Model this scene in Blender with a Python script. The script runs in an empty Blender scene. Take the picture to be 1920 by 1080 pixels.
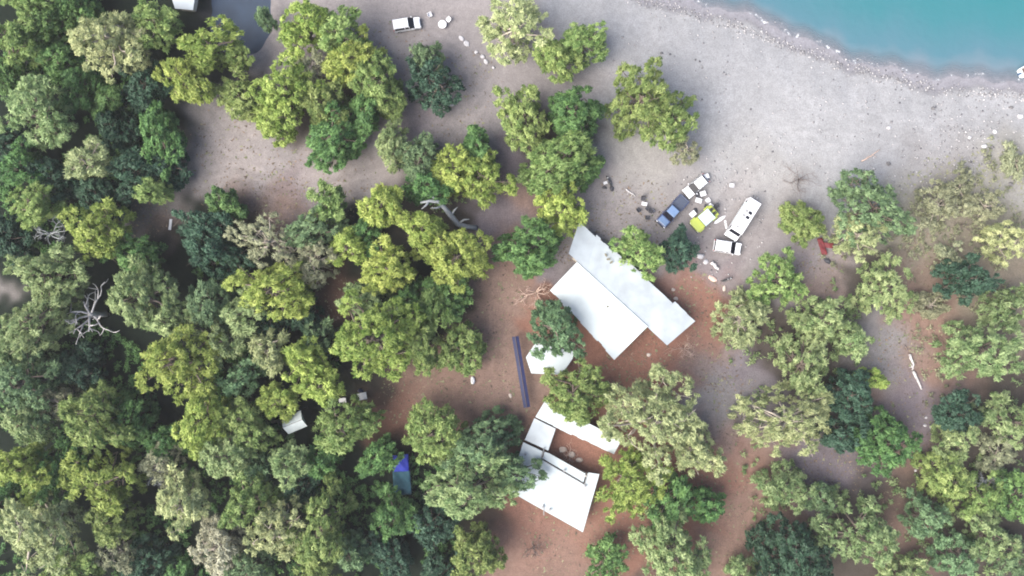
import bpy, bmesh, math, random
import numpy as np
from mathutils import Vector, Matrix

sc = bpy.context.scene
R_ = math.radians
# ------------------------------------------------------------------ camera
# a drone looking straight down from CAM_H metres; 12 photo pixels = 1 m on the ground
CAM_H = 125.0
FPX = 1500.0
cam_d = bpy.data.cameras.new('drone_camera')
cam_d.sensor_width = 36.0
cam_d.lens = 36.0 * FPX / 1920.0
cam_d.clip_start = 1.0
cam_d.clip_end = 6000.0
cam = bpy.data.objects.new('drone_camera', cam_d)
sc.collection.objects.link(cam)
cam.location = (0, 0, CAM_H)
cam.rotation_euler = (0, 0, 0)
sc.camera = cam

# ------------------------------------------------------------------ sky and sun
SUN_EL, SUN_AZ = R_(48), math.atan2(-0.80, -0.42)      # azimuth measured from +Y towards +X
world = bpy.data.worlds.new('World')
sc.world = world
world.use_nodes = True
nt = world.node_tree
bg = nt.nodes['Background']
sky = nt.nodes.new('ShaderNodeTexSky')
sky.sky_type = 'NISHITA'
sky.sun_disc = False
sky.sun_elevation = SUN_EL
sky.sun_rotation = SUN_AZ
sky.altitude = 0
sky.air_density = 1.0
sky.dust_density = 4.0
sky.ozone_density = 1.0
nt.links.new(sky.outputs[0], bg.inputs[0])
bg.inputs[1].default_value = 0.115
sun_d = bpy.data.lights.new('sun', 'SUN')
sun_d.energy = 3.2
sun_d.angle = R_(60)
sun_d.color = (1.0, 0.96, 0.86)
sun = bpy.data.objects.new('sun', sun_d)
sc.collection.objects.link(sun)
sdir = Vector((math.sin(SUN_AZ) * math.cos(SUN_EL), math.cos(SUN_AZ) * math.cos(SUN_EL), math.sin(SUN_EL)))
sun.rotation_euler = (-sdir).to_track_quat('-Z', 'Y').to_euler()
sun.location = sdir * 200

sc.view_settings.view_transform = 'Standard'
sc.view_settings.look = 'None'
sc.view_settings.gamma = 1.0
sc.view_settings.use_curve_mapping = False
sc.view_settings.exposure = 1.58
sc.render.engine = 'CYCLES'
sc.cycles.use_denoising = True
sc.cycles.filter_width = 1.9
sc.cycles.max_bounces = 6
sc.cycles.transparent_max_bounces = 6

# ------------------------------------------------------------------ helpers
COL = sc.collection


def P(px, py, z=0.0):
    """the place, at height z, that the photo shows at this pixel"""
    k = (CAM_H - z) / FPX
    return Vector(((px - 960.0) * k, (540.0 - py) * k, z))


def tag(o, label=None, cat=None, group=None, kind=None):
    if label: o['label'] = label
    if cat: o['category'] = cat
    if group: o['group'] = group
    if kind: o['kind'] = kind
    return o


def empty(name, loc, rz=0.0):
    o = bpy.data.objects.new(name, None)
    o.empty_display_size = 0.3
    COL.objects.link(o)
    o.location = loc
    o.rotation_euler = (0, 0, rz)
    return o


def link(name, me, mat=None, parent=None, smooth=False, loc=None, rot=None):
    if mat and not me.materials:
        me.materials.append(mat)
    o = bpy.data.objects.new(name, me)
    COL.objects.link(o)
    if parent: o.parent = parent
    if loc is not None: o.location = loc
    if rot is not None: o.rotation_euler = rot
    if smooth:
        me.polygons.foreach_set('use_smooth', [True] * len(me.polygons))
    return o


def mesh_np(name, v, f):
    """v (n,3) array; f (m,k) array of equal sized faces"""
    v = np.asarray(v, dtype=np.float32); f = np.asarray(f, dtype=np.int32)
    me = bpy.data.meshes.new(name)
    me.vertices.add(len(v)); me.vertices.foreach_set('co', v.ravel())
    k = f.shape[1]
    me.loops.add(f.size); me.loops.foreach_set('vertex_index', f.ravel())
    me.polygons.add(len(f))
    me.polygons.foreach_set('loop_start', np.arange(len(f), dtype=np.int32) * k)
    me.update(calc_edges=True)
    return me


class MB:
    """collects boxes, tubes and prisms for ONE mesh"""
    def __init__(s): s.v, s.f = [], []
    def add(s, v, f):
        n = len(s.v); s.v += [tuple(x) for x in v]; s.f += [tuple(n + i for i in q) for q in f]; return s
    def box(s, x0, x1, y0, y1, z0, z1, tx=0.0, ty=0.0):
        """box whose top is narrowed by tx, ty on each side"""
        return s.add([(x0, y0, z0), (x1, y0, z0), (x1, y1, z0), (x0, y1, z0),
                      (x0 + tx, y0 + ty, z1), (x1 - tx, y0 + ty, z1), (x1 - tx, y1 - ty, z1), (x0 + tx, y1 - ty, z1)],
                     [(0, 3, 2, 1), (4, 5, 6, 7), (0, 1, 5, 4), (1, 2, 6, 5), (2, 3, 7, 6), (3, 0, 4, 7)])
    def prism(s, poly, z0, z1):
        """poly: list of (x,y) or (x,y,z offset); ccw"""
        n = len(poly)
        lo = [(p[0], p[1], z0 + (p[2] if len(p) > 2 else 0)) for p in poly]
        hi = [(p[0], p[1], z1 + (p[2] if len(p) > 2 else 0)) for p in poly]
        return s.add(lo + hi, [tuple(range(n))[::-1], tuple(range(n, 2 * n))] +
                     [(i, (i + 1) % n, n + (i + 1) % n, n + i) for i in range(n)])
    def side(s, prof, y0, y1, ins=0.0, zins=0.5):
        """extrude an x-z profile across y; points above zins are pulled in by ins"""
        n = len(prof)
        a = [(x, y0 + (ins if z > zins else 0), z) for x, z in prof]
        b = [(x, y1 - (ins if z > zins else 0), z) for x, z in prof]
        return s.add(a + b, [tuple(range(n)), tuple(range(n, 2 * n))[::-1]] +
                     [(i, n + i, n + (i + 1) % n, (i + 1) % n) for i in range(n)])
    def tube(s, pts, rad, n=6, cap=True):
        pts = [Vector(p) for p in pts]
        ring = []
        for i, p in enumerate(pts):
            d = (pts[min(i + 1, len(pts) - 1)] - pts[max(i - 1, 0)])
            d = d.normalized() if d.length > 1e-6 else Vector((0, 0, 1))
            u = d.cross(Vector((0.31, 0.87, 0.38)));
            if u.length < 1e-3: u = d.cross(Vector((1, 0, 0)))
            u.normalize(); w = d.cross(u)
            r = rad[i] if hasattr(rad, '__len__') else rad
            ring.append([p + (u * math.cos(a) + w * math.sin(a)) * r for a in [2 * math.pi * k / n for k in range(n)]])
        v = [q for rg in ring for q in rg]
        f = [(i * n + k, i * n + (k + 1) % n, (i + 1) * n + (k + 1) % n, (i + 1) * n + k)
             for i in range(len(pts) - 1) for k in range(n)]
        if cap: f += [tuple(range(n))[::-1], tuple((len(pts) - 1) * n + k for k in range(n))]
        return s.add(v, f)
    def build(s, name, mat, parent=None, bevel=0.0, smooth=False, loc=None, rot=None):
        me = bpy.data.meshes.new(name)
        me.from_pydata(s.v, [], s.f)
        bm = bmesh.new(); bm.from_mesh(me)
        bmesh.ops.recalc_face_normals(bm, faces=bm.faces)
        bm.to_mesh(me); bm.free()
        o = link(name, me, mat, parent, smooth, loc, rot)
        if bevel:
            b = o.modifiers.new('bevel', 'BEVEL'); b.width = bevel; b.segments = 2; b.limit_method = 'ANGLE'
        return o


def blob(rx, ry, rz, seed, sub=2, rough=0.25, flat=True):
    """an uneven stone: returns a mesh resting on z = 0"""
    rg = random.Random(seed)
    bm = bmesh.new()
    bmesh.ops.create_icosphere(bm, subdivisions=sub, radius=1.0)
    axes = [(Vector((rg.gauss(0, 1), rg.gauss(0, 1), rg.gauss(0, 1))).normalized(), rg.uniform(0.55, 0.95)) for _ in range(7)]
    for v in bm.verts:
        for a, d in axes:
            t = v.co.dot(a)
            if t > d: v.co -= a * (t - d) * 0.9
        v.co *= 1 + rg.uniform(-rough, rough) * 0.3
        v.co.x *= rx; v.co.y *= ry; v.co.z = max(v.co.z * rz, -0.35 * rz) + 0.3 * rz
    me = bpy.data.meshes.new('stone'); bm.to_mesh(me); bm.free()
    return me


# ------------------------------------------------------------------ materials
MATS = {}


def mat(name, col, rough=0.6, var=0.0, scale=4.0, metal=0.0, bump=0.0, bscale=30.0, spec=0.5, coat=0.0):
    if name in MATS: return MATS[name]
    m = bpy.data.materials.new(name); m.use_nodes = True
    n = m.node_tree.nodes; l = m.node_tree.links; b = n['Principled BSDF']
    b.inputs['Base Color'].default_value = (*col, 1)
    b.inputs['Roughness'].default_value = rough
    b.inputs['Metallic'].default_value = metal
    b.inputs['Specular IOR Level'].default_value = spec
    if coat: b.inputs['Coat Weight'].default_value = coat
    tc = n.new('ShaderNodeTexCoord')
    if var:
        no = n.new('ShaderNodeTexNoise'); no.inputs['Scale'].default_value = scale; no.inputs['Detail'].default_value = 6
        l.new(tc.outputs['Object'], no.inputs['Vector'])
        mr = n.new('ShaderNodeMapRange'); mr.inputs[1].default_value = 0.3; mr.inputs[2].default_value = 0.7
        mr.inputs[3].default_value = 1 - var; mr.inputs[4].default_value = 1 + var * 0.6
        l.new(no.outputs['Fac'], mr.inputs[0])
        mx = n.new('ShaderNodeMix'); mx.data_type = 'RGBA'; mx.blend_type = 'MULTIPLY'; mx.inputs[0].default_value = 1
        mx.inputs[6].default_value = (*col, 1); l.new(mr.outputs[0], mx.inputs[7])
        l.new(mx.outputs[2], b.inputs['Base Color'])
    if bump:
        nb = n.new('ShaderNodeTexNoise'); nb.inputs['Scale'].default_value = bscale; nb.inputs['Detail'].default_value = 4
        l.new(tc.outputs['Object'], nb.inputs['Vector'])
        bp = n.new('ShaderNodeBump'); bp.inputs['Strength'].default_value = bump; bp.inputs['Distance'].default_value = 0.05
        l.new(nb.outputs['Fac'], bp.inputs['Height']); l.new(bp.outputs[0], b.inputs['Normal'])
    MATS[name] = m
    return m


def leaf_mat(name, col, tip, transl=0.3, rough=0.6):
    """foliage: leaf colour runs from col to tip with a random number per clump and leaf; each tree a little different"""
    m = bpy.data.materials.new(name); m.use_nodes = True
    n = m.node_tree.nodes; l = m.node_tree.links; b = n['Principled BSDF']; out = n['Material Output']
    at = n.new('ShaderNodeAttribute'); at.attribute_name = 'tint'
    oi = n.new('ShaderNodeObjectInfo')
    rp = n.new('ShaderNodeMix'); rp.data_type = 'RGBA'
    rp.inputs[6].default_value = (*col, 1); rp.inputs[7].default_value = (*tip, 1)
    l.new(at.outputs['Fac'], rp.inputs[0])
    hs = n.new('ShaderNodeHueSaturation')
    m1 = n.new('ShaderNodeMapRange'); m1.inputs[3].default_value = 0.497; m1.inputs[4].default_value = 0.525
    l.new(oi.outputs['Random'], m1.inputs[0]); l.new(m1.outputs[0], hs.inputs['Hue'])
    mu = n.new('ShaderNodeMath'); mu.operation = 'MULTIPLY'; mu.inputs[1].default_value = 7.31
    fr = n.new('ShaderNodeMath'); fr.operation = 'FRACT'
    l.new(oi.outputs['Random'], mu.inputs[0]); l.new(mu.outputs[0], fr.inputs[0])
    m2 = n.new('ShaderNodeMapRange'); m2.inputs[3].default_value = 0.92; m2.inputs[4].default_value = 1.22
    l.new(fr.outputs[0], m2.inputs[0]); l.new(m2.outputs[0], hs.inputs['Value'])
    l.new(rp.outputs[2], hs.inputs['Color'])
    l.new(hs.outputs[0], b.inputs['Base Color'])
    b.inputs['Roughness'].default_value = rough
    b.inputs['Specular IOR Level'].default_value = 0.25
    tr = n.new('ShaderNodeBsdfTranslucent'); l.new(hs.outputs[0], tr.inputs['Color'])
    ms = n.new('ShaderNodeMixShader'); ms.inputs[0].default_value = transl
    l.new(b.outputs[0], ms.inputs[1]); l.new(tr.outputs[0], ms.inputs[2]); l.new(ms.outputs[0], out.inputs['Surface'])
    return m


# ------------------------------------------------------------------ ground, pond and sea
SHORE = [(-2500, -420), (-600, -320), (300, -210), (700, -160), (1000, -90), (1180, -34), (1260, -8), (1340, 15), (1420, 40), (1503, 70),
         (1587, 103), (1687, 127), (1753, 143), (1820, 152), (1920, 157), (2050, 158), (2300, 140), (3000, 60), (5000, -200)]
SEA_Z = -0.9
_sx = np.array([P(a, b, SEA_Z).x for a, b in SHORE]); _sy = np.array([P(a, b, SEA_Z).y for a, b in SHORE])


def shore_d(x, y):
    """metres inland of the waterline (negative out at sea)"""
    wob = 0.35 * np.sin(x * 0.55) + 0.25 * np.sin(x * 1.37 + 1.0) + 0.5 * np.sin(x * 0.16 + 2)
    return (np.interp(x, _sx, _sy) + wob - y) * 0.93


def smooth(t): t = np.clip(t, 0, 1); return t * t * (3 - 2 * t)


POND = (P(452, 30, -0.5), 5.0, 6.6)


def ground_z(x, y):
    d = shore_d(x, y)
    z = np.where(d > 0, SEA_Z * (1 - smooth(d / 9.0)), SEA_Z + np.maximum(d * 0.13, -9.0))
    z = z + 0.10 * np.sin(x * 0.21 + 1) * np.sin(y * 0.17) * smooth(d / 12.0)
    q = np.sqrt(((x - POND[0].x) / POND[1]) ** 2 + ((y - POND[0].y) / POND[2]) ** 2)
    return z - 1.0 * (1 - smooth((q - 0.62) / 0.7)) * (1 + .25 * np.sin(x * 1.3) * np.sin(y * 1.1 + 1))


C = dict(S=(.203, .204, .216), s=(.208, .200, .194), K=(.164, .150, .154), k=(.215, .192, .190), R=(.162, .084, .064), B=(.152, .100, .083), b=(.164, .113, .095), F=(.007, .011, .008), f=(0.043, 0.036, 0.031), V=(0.125, 0.107, 0.122), Y=(0.142, 0.120, 0.095), G=(0.146, 0.138, 0.142), y=(0.155, 0.146, 0.120))  # F darkened for deep shade in the wood; V also paints soft tree shadows
SAMPLES = """S 1250 80 110|S 1400 150 120|S 1560 220 110|S 1700 230 90|S 1850 215 90|S 1200 40 80|S 1380 250 90|s 1400 300 70|s 1440 330 60|S 1150 150 60|S 1330 330 50|S 1480 260 70|S 1600 300 70|G 1720 290 50|G 1810 290 60|G 1760 330 40|S 1880 330 50|S 1750 200 90
k 640 60 60|K 720 90 60|K 800 60 70|K 880 60 60|K 860 130 60|K 900 190 60|K 850 250 50|K 960 170 50|V 770 230 40|K 740 230 45|K 1050 150 50|k 1110 140 50|V 950 310 40|V 910 390 35|K 1010 150 40
k 520 100 40|k 490 85 30|V 560 130 40|k 400 235 45|k 420 280 50|k 360 320 40|k 470 330 45|K 500 300 40|k 600 330 45|k 690 310 45|V 560 365 45|b 520 385 45|b 470 380 30|K 400 210 30|k 340 340 35|K 270 400 45|b 310 420 25|k 215 410 20|k 10 545 22
s 1180 280 55|s 1220 330 60|K 1150 370 55|K 1180 400 55|K 1230 440 55|K 1280 330 45|K 1330 450 70|K 1400 470 60|K 1440 400 60|K 1300 390 60|K 1350 390 50|K 1130 330 35|K 1440 500 40|V 1350 500 35|S 1420 350 50|k 1400 350 40
R 1280 540 45|R 1330 560 45|R 1330 620 45|R 1200 680 55|R 1270 670 45|B 1320 680 40|R 1120 690 45|K 1065 480 35|V 1055 500 25
b 930 540 45|b 930 620 45|b 900 500 35|b 920 680 50|b 950 740 50|B 880 720 50|B 800 730 55|R 740 780 50|B 860 760 45|B 960 800 40|R 620 560 50|f 590 570 35|B 960 470 35|V 950 400 40|B 970 370 35|f 700 700 45|R 1010 590 30
R 1050 850 60|R 1000 990 70|B 1050 1040 70|R 1150 1000 60|R 1220 980 60|R 1330 900 55|R 1370 860 50|B 1380 950 55|B 1390 1030 60|R 1300 950 50|B 960 1050 50|f 900 1000 40
G 1340 700 50|G 1360 750 45|K 1380 800 45|V 1390 690 40|B 1400 850 40|b 1350 810 30
V 1550 880 60|V 1530 850 50|B 1450 960 50|B 1440 870 40|f 1620 930 40
K 1530 490 45|V 1490 500 40|b 1530 520 35|G 1660 650 50|G 1650 690 45|V 1690 740 45|b 1640 745 40|B 1740 620 50|B 1760 690 50|V 1740 770 45|V 1745 810 40|B 1720 860 45|f 1700 920 40|B 1705 970 45|B 1710 1040 45|f 1790 980 50
Y 1740 470 55|b 1730 520 45|Y 1800 440 55|y 1750 400 70|y 1850 380 70|Y 1890 540 60|B 1740 590 45|y 1690 420 50|y 1880 300 50|Y 1840 580 40|f 1640 500 40|f 1560 640 50|f 1440 640 45|f 1840 800 60|f 1880 900 70|f 1880 1040 70|f 1550 1040 60|f 1600 790 60
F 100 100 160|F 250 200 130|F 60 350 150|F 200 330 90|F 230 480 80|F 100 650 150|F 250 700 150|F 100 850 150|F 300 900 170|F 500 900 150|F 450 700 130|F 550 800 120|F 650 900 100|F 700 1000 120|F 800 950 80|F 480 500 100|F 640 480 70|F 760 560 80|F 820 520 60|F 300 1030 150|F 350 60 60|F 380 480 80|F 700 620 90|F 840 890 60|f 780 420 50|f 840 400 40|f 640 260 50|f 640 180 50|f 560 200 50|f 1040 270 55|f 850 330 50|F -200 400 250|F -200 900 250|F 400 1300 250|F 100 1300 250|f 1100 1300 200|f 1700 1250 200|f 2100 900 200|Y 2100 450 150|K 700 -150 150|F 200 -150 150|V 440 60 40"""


RUTS = [([(938, 500), (932, 560), (928, 620), (915, 680), (870, 735), (770, 800)], .16), ([(945, 520), (940, 600), (930, 690), (960, 790), (1000, 980)], .12),
        ([(235, 410), (300, 360), (350, 330), (450, 318), (560, 345), (660, 330), (740, 300), (800, 245), (900, 200), (945, 130), (870, 90), (800, 70)], .14), ([(340, 350), (430, 345), (540, 375), (640, 345), (720, 310)], -.12),
        ([(400, 210), (420, 270), (480, 310), (560, 330)], .10), ([(1420, 300), (1445, 380), (1430, 440), (1390, 500)], -.10), ([(1460, 260), (1400, 320), (1330, 370), (1290, 430)], -.10), ([(1410, 300), (1460, 240), (1600, 215), (1760, 225), (1900, 250)], -.08),
        ([(1390, 280), (1330, 180), (1230, 90), (1120, 40)], -.07), ([(1500, 250), (1640, 260), (1760, 300), (1880, 320)], -.08), ([(1110, 150), (1200, 300), (1260, 340)], -.07), ([(900, 60), (1000, 150), (1120, 170), (1150, 320), (1240, 440)], .09), ([(1350, 660), (1370, 760), (1400, 880), (1390, 1010)], .12), ([(1730, 440), (1715, 520), (1740, 600)], .15)]


def build_ground():
    a = np.arange(-88, 88.01, 0.36); b = np.arange(-52, 56.01, 0.36)
    ext = np.array([6, 14, 28, 60, 120, 250, 500, 1000, 2200], float)
    xs = np.concatenate([a[0] - ext[::-1], a, a[-1] + ext]); ys = np.concatenate([b[0] - ext[::-1], b, b[-1] + ext])
    X, Y = np.meshgrid(xs, ys); x = X.ravel(); y = Y.ravel()
    z = ground_z(x, y)
    nx, ny = len(xs), len(ys)
    i = np.arange((ny - 1) * (nx - 1)); r = i // (nx - 1); c = i % (nx - 1); q = r * nx + c
    me = mesh_np('ground', np.stack([x, y, z], 1), np.stack([q, q + 1, q + nx + 1, q + nx], 1))
    # soil colours: which soil lies where (sand, track gravel, red earth, needle litter), plus painted shade under and beside trees
    rg = np.random.default_rng(4)
    wx = x + 1.1 * np.sin(y * .9 + 1.3 * np.sin(x * .6)) + .5 * np.sin(y * 2.3 + x * 1.1); wy = y + 1.1 * np.sin(x * .8 + 1.7 * np.sin(y * .5)) + .5 * np.sin(x * 2.1 - y)
    acc = np.zeros((len(x), 3)); wsum = np.zeros(len(x)) + 1e-9
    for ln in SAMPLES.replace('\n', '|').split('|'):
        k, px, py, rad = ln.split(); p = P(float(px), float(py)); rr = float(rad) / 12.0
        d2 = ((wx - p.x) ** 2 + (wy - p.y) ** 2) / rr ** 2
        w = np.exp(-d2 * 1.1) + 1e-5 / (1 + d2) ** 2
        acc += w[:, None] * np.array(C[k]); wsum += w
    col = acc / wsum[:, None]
    rut = np.zeros(len(x))                                             # wheel ruts pressed into sand and earth
    for path, amp in RUTS:
        pp = np.array([P(*q)[:2] for q in path]); t = np.arange(len(pp)); tt = np.linspace(0, len(pp) - 1, 12 * len(pp))
        cx = np.interp(tt, t, pp[:, 0]); cy = np.interp(tt, t, pp[:, 1]); ker = np.ones(9) / 9
        cx[4:-4] = np.convolve(cx, ker, 'valid'); cy[4:-4] = np.convolve(cy, ker, 'valid')
        near = (x > cx.min() - 4) & (x < cx.max() + 4) & (y > cy.min() - 4) & (y < cy.max() + 4)
        ix = np.where(near)[0]; best = np.full(len(ix), 1e9)
        for i_ in range(len(cx) - 1):
            ax, ay, bx, by = cx[i_], cy[i_], cx[i_ + 1], cy[i_ + 1]; L2 = (bx - ax) ** 2 + (by - ay) ** 2 + 1e-9
            u = np.clip(((x[ix] - ax) * (bx - ax) + (y[ix] - ay) * (by - ay)) / L2, 0, 1)
            best = np.minimum(best, np.hypot(x[ix] - ax - u * (bx - ax), y[ix] - ay - u * (by - ay)))
        rut[ix] += amp * (np.exp(-((best - .85) / .28) ** 2) - .45 * np.exp(-(best / .4) ** 2))
    col = col * (1 + rut * (.6 + .4 * np.sin(x * 1.7 + y)))[:, None]
    d = shore_d(x, y)
    lip = 1.8 + .45 * np.sin(x * .31) + .15 * np.sin(x * 1.1)
    wet = 1 - smooth((d - lip + .6) / 1.4)
    col = col * (1 - wet[:, None]) + np.array((.155, .152, .172)) * wet[:, None]
    lip2 = np.exp(-((d - lip) / .45) ** 2) * .20
    col = col * (1 - lip2[:, None])
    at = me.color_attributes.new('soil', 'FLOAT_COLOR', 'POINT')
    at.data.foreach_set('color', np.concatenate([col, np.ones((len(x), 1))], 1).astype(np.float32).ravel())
    m = bpy.data.materials.new('ground_soil_and_shade'); m.use_nodes = True
    n = m.node_tree.nodes; l = m.node_tree.links; bs = n['Principled BSDF']
    bs.inputs['Roughness'].default_value = .95; bs.inputs['Specular IOR Level'].default_value = .1
    at_n = n.new('ShaderNodeVertexColor'); at_n.layer_name = 'soil'
    geo = n.new('ShaderNodeNewGeometry')
    def noise(s, det=5):
        t = n.new('ShaderNodeTexNoise'); t.inputs['Scale'].default_value = s; t.inputs['Detail'].default_value = det
        l.new(geo.outputs['Position'], t.inputs['Vector']); return t
    def rng_(src, lo, hi, a0=.3, a1=.7):
        t = n.new('ShaderNodeMapRange'); t.inputs[1].default_value = a0; t.inputs[2].default_value = a1
        t.inputs[3].default_value = lo; t.inputs[4].default_value = hi; l.new(src, t.inputs[0]); return t.outputs[0]
    def mul(a_, b_):
        t = n.new('ShaderNodeMath'); t.operation = 'MULTIPLY'; l.new(a_, t.inputs[0]); l.new(b_, t.inputs[1]); return t.outputs[0]
    big = noise(.22, 6); mid = noise(1.1, 6); fine = noise(5.0, 4)
    vo = n.new('ShaderNodeTexVoronoi'); vo.inputs['Scale'].default_value = 2.2; l.new(geo.outputs['Position'], vo.inputs['Vector'])
    spots = rng_(vo.outputs['Distance'], .72, 1.0, .04, .16)
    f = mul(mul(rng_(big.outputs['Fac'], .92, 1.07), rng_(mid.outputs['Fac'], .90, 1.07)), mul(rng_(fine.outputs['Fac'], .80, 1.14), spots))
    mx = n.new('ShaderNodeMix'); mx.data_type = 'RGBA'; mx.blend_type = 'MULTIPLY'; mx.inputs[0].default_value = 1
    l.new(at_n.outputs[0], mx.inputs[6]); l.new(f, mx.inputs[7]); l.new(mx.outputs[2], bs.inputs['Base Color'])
    bp = n.new('ShaderNodeBump'); bp.inputs['Strength'].default_value = .5; bp.inputs['Distance'].default_value = .12
    l.new(mid.outputs['Fac'], bp.inputs['Height']); l.new(bp.outputs[0], bs.inputs['Normal'])
    tag(link('ground', me, m, smooth=True), kind='structure')


def build_water():
    xs = np.concatenate([[-2200, -700, -250, -120], np.arange(-70, 90, .8), [110, 160, 300, 700, 2200]])
    ds = np.concatenate([[1.6], np.arange(1.0, -14, -.5), [-16, -20, -26, -36, -60, -120, -300, -900, -2400]])
    X, D = np.meshgrid(xs, ds); x = X.ravel(); d = D.ravel()
    y = np.interp(x, _sx, _sy) + 0.35 * np.sin(x * 0.55) + 0.25 * np.sin(x * 1.37 + 1.0) + 0.5 * np.sin(x * 0.16 + 2) - d / .93
    nx, ny = len(xs), len(ds)
    i = np.arange((ny - 1) * (nx - 1)); r = i // (nx - 1); c = i % (nx - 1); q = r * nx + c
    me = mesh_np('sea', np.stack([x, y, np.full_like(x, SEA_Z)], 1), np.stack([q, q + 1, q + nx + 1, q + nx], 1))
    at = me.attributes.new('depth', 'FLOAT', 'POINT'); at.data.foreach_set('value', np.maximum(-d, 0).astype(np.float32))
    m = bpy.data.materials.new('sea_water'); m.use_nodes = True
    n = m.node_tree.nodes; l = m.node_tree.links; b = n['Principled BSDF']
    a = n.new('ShaderNodeAttribute'); a.attribute_name = 'depth'
    cr = n.new('ShaderNodeValToRGB'); e = cr.color_ramp.elements
    e[0].position = 0; e[0].color = (.115, .135, .165, 1); e[1].position = 1; e[1].color = (.018, .112, .126, 1)
    k = e.new(.22); k.color = (.050, .112, .145, 1); k = e.new(.55); k.color = (.030, .112, .134, 1)
    mr = n.new('ShaderNodeMapRange'); mr.inputs[1].default_value = 0; mr.inputs[2].default_value = 16
    geo = n.new('ShaderNodeNewGeometry')
    no = n.new('ShaderNodeTexNoise'); no.inputs['Scale'].default_value = .12; no.inputs['Detail'].default_value = 5
    l.new(geo.outputs['Position'], no.inputs['Vector'])
    ad = n.new('ShaderNodeMath'); ad.operation = 'MULTIPLY_ADD'; ad.inputs[1].default_value = 6.0
    sb = n.new('ShaderNodeMath'); sb.operation = 'SUBTRACT'; sb.inputs[1].default_value = .5
    l.new(no.outputs['Fac'], sb.inputs[0]); l.new(sb.outputs[0], ad.inputs[0]); l.new(a.outputs['Fac'], ad.inputs[2])
    l.new(ad.outputs[0], mr.inputs[0]); l.new(mr.outputs[0], cr.inputs[0])
    # broken foam where the wavelets turn over
    fo = n.new('ShaderNodeTexNoise'); fo.inputs['Scale'].default_value = .9; fo.inputs['Detail'].default_value = 8; fo.inputs['Roughness'].default_value = .7
    l.new(geo.outputs['Position'], fo.inputs['Vector'])
    band = n.new('ShaderNodeMapRange'); band.inputs[1].default_value = 1.5; band.inputs[2].default_value = .3; band.inputs[3].default_value = 0; band.inputs[4].default_value = .22
    l.new(a.outputs['Fac'], band.inputs[0])
    fa = n.new('ShaderNodeMath'); fa.operation = 'ADD'; l.new(fo.outputs['Fac'], fa.inputs[0]); l.new(band.outputs[0], fa.inputs[1])
    fm = n.new('ShaderNodeMapRange'); fm.inputs[1].default_value = .74; fm.inputs[2].default_value = .86; l.new(fa.outputs[0], fm.inputs[0])
    fx = n.new('ShaderNodeMix'); fx.data_type = 'RGBA'; fx.inputs[7].default_value = (.42, .43, .46, 1)
    l.new(fm.outputs[0], fx.inputs[0]); l.new(cr.outputs[0], fx.inputs[6]); l.new(fx.outputs[2], b.inputs['Base Color'])
    al = n.new('ShaderNodeMapRange'); al.inputs[1].default_value = 0; al.inputs[2].default_value = 2.2; al.inputs[3].default_value = .25; al.inputs[4].default_value = .97
    l.new(a.outputs['Fac'], al.inputs[0])
    am = n.new('ShaderNodeMath'); am.operation = 'MAXIMUM'; l.new(al.outputs[0], am.inputs[0]); l.new(fm.outputs[0], am.inputs[1])
    l.new(am.outputs[0], b.inputs['Alpha'])
    b.inputs['Roughness'].default_value = .12; b.inputs['IOR'].default_value = 1.33
    wv = n.new('ShaderNodeTexNoise'); wv.inputs['Scale'].default_value = .8; wv.inputs['Detail'].default_value = 4
    l.new(geo.outputs['Position'], wv.inputs['Vector'])
    bp = n.new('ShaderNodeBump'); bp.inputs['Strength'].default_value = .35; bp.inputs['Distance'].default_value = .2
    l.new(wv.outputs['Fac'], bp.inputs['Height']); l.new(bp.outputs[0], b.inputs['Normal'])
    tag(link('sea', me, m, smooth=True), kind='structure')
    # the pond among the trees
    cx, cy = POND[0].x, POND[0].y
    poly = [(cx + POND[1] * 1.3 * math.cos(t) * (1 + .05 * math.sin(3 * t)), cy + POND[2] * 1.3 * math.sin(t)) for t in [2 * math.pi * k / 48 for k in range(48)]]
    me = bpy.data.meshes.new('pond'); me.from_pydata([(a_, b_, -.52) for a_, b_ in poly], [], [tuple(range(48))])
    pm = mat('pond_water', (.026, .040, .066), .5, var=.25, scale=.35, bump=.1, bscale=2, spec=.2)
    tag(link('pond', me, pm), kind='structure')


build_ground()
build_water()

# ------------------------------------------------------------------ trees
LEAF = dict(
    Y=leaf_mat('foliage_yellow_green', (.115, .165, .030), (.390, .430, .122), .38),
    M=leaf_mat('foliage_mid_green', (.078, .130, .034), (.288, .345, .122), .36),
    L=leaf_mat('foliage_light_green', (.088, .138, .050), (.320, .372, .178), .36),
    P=leaf_mat('foliage_pale_olive', (.150, .180, .078), (.420, .435, .225), .32),
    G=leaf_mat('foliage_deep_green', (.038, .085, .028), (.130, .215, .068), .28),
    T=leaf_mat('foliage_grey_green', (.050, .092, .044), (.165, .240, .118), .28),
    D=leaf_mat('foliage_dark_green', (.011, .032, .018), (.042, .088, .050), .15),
    O=leaf_mat('foliage_grey_olive', (.125, .134, .082), (.285, .290, .180), .28),
    X=leaf_mat('foliage_bleached', (.230, .220, .150), (.460, .440, .340), .28),
)
BARK = mat('bark_grey_brown', (.11, .085, .07), .9, .35, 6, bump=.6, bscale=14)
PALE = mat('bark_pale', (.30, .26, .22), .9, .3, 6, bump=.5, bscale=14)
DEADW = mat('dead_wood_white', (.40, .385, .39), .85, .25, 3, bump=.4, bscale=14)
DEADG = mat('dead_wood_grey', (.23, .245, .26), .85, .25, 3, bump=.4, bscale=14)
DEADP = mat('dead_wood_pinkish', (.42, .31, .26), .85, .25, 3, bump=.4, bscale=14)
DEADD = mat('dead_twigs_dark', (.12, .095, .09), .9, .25, 3)


def unit(a): return a / np.maximum(np.linalg.norm(a, axis=1, keepdims=True), 1e-6)


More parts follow.
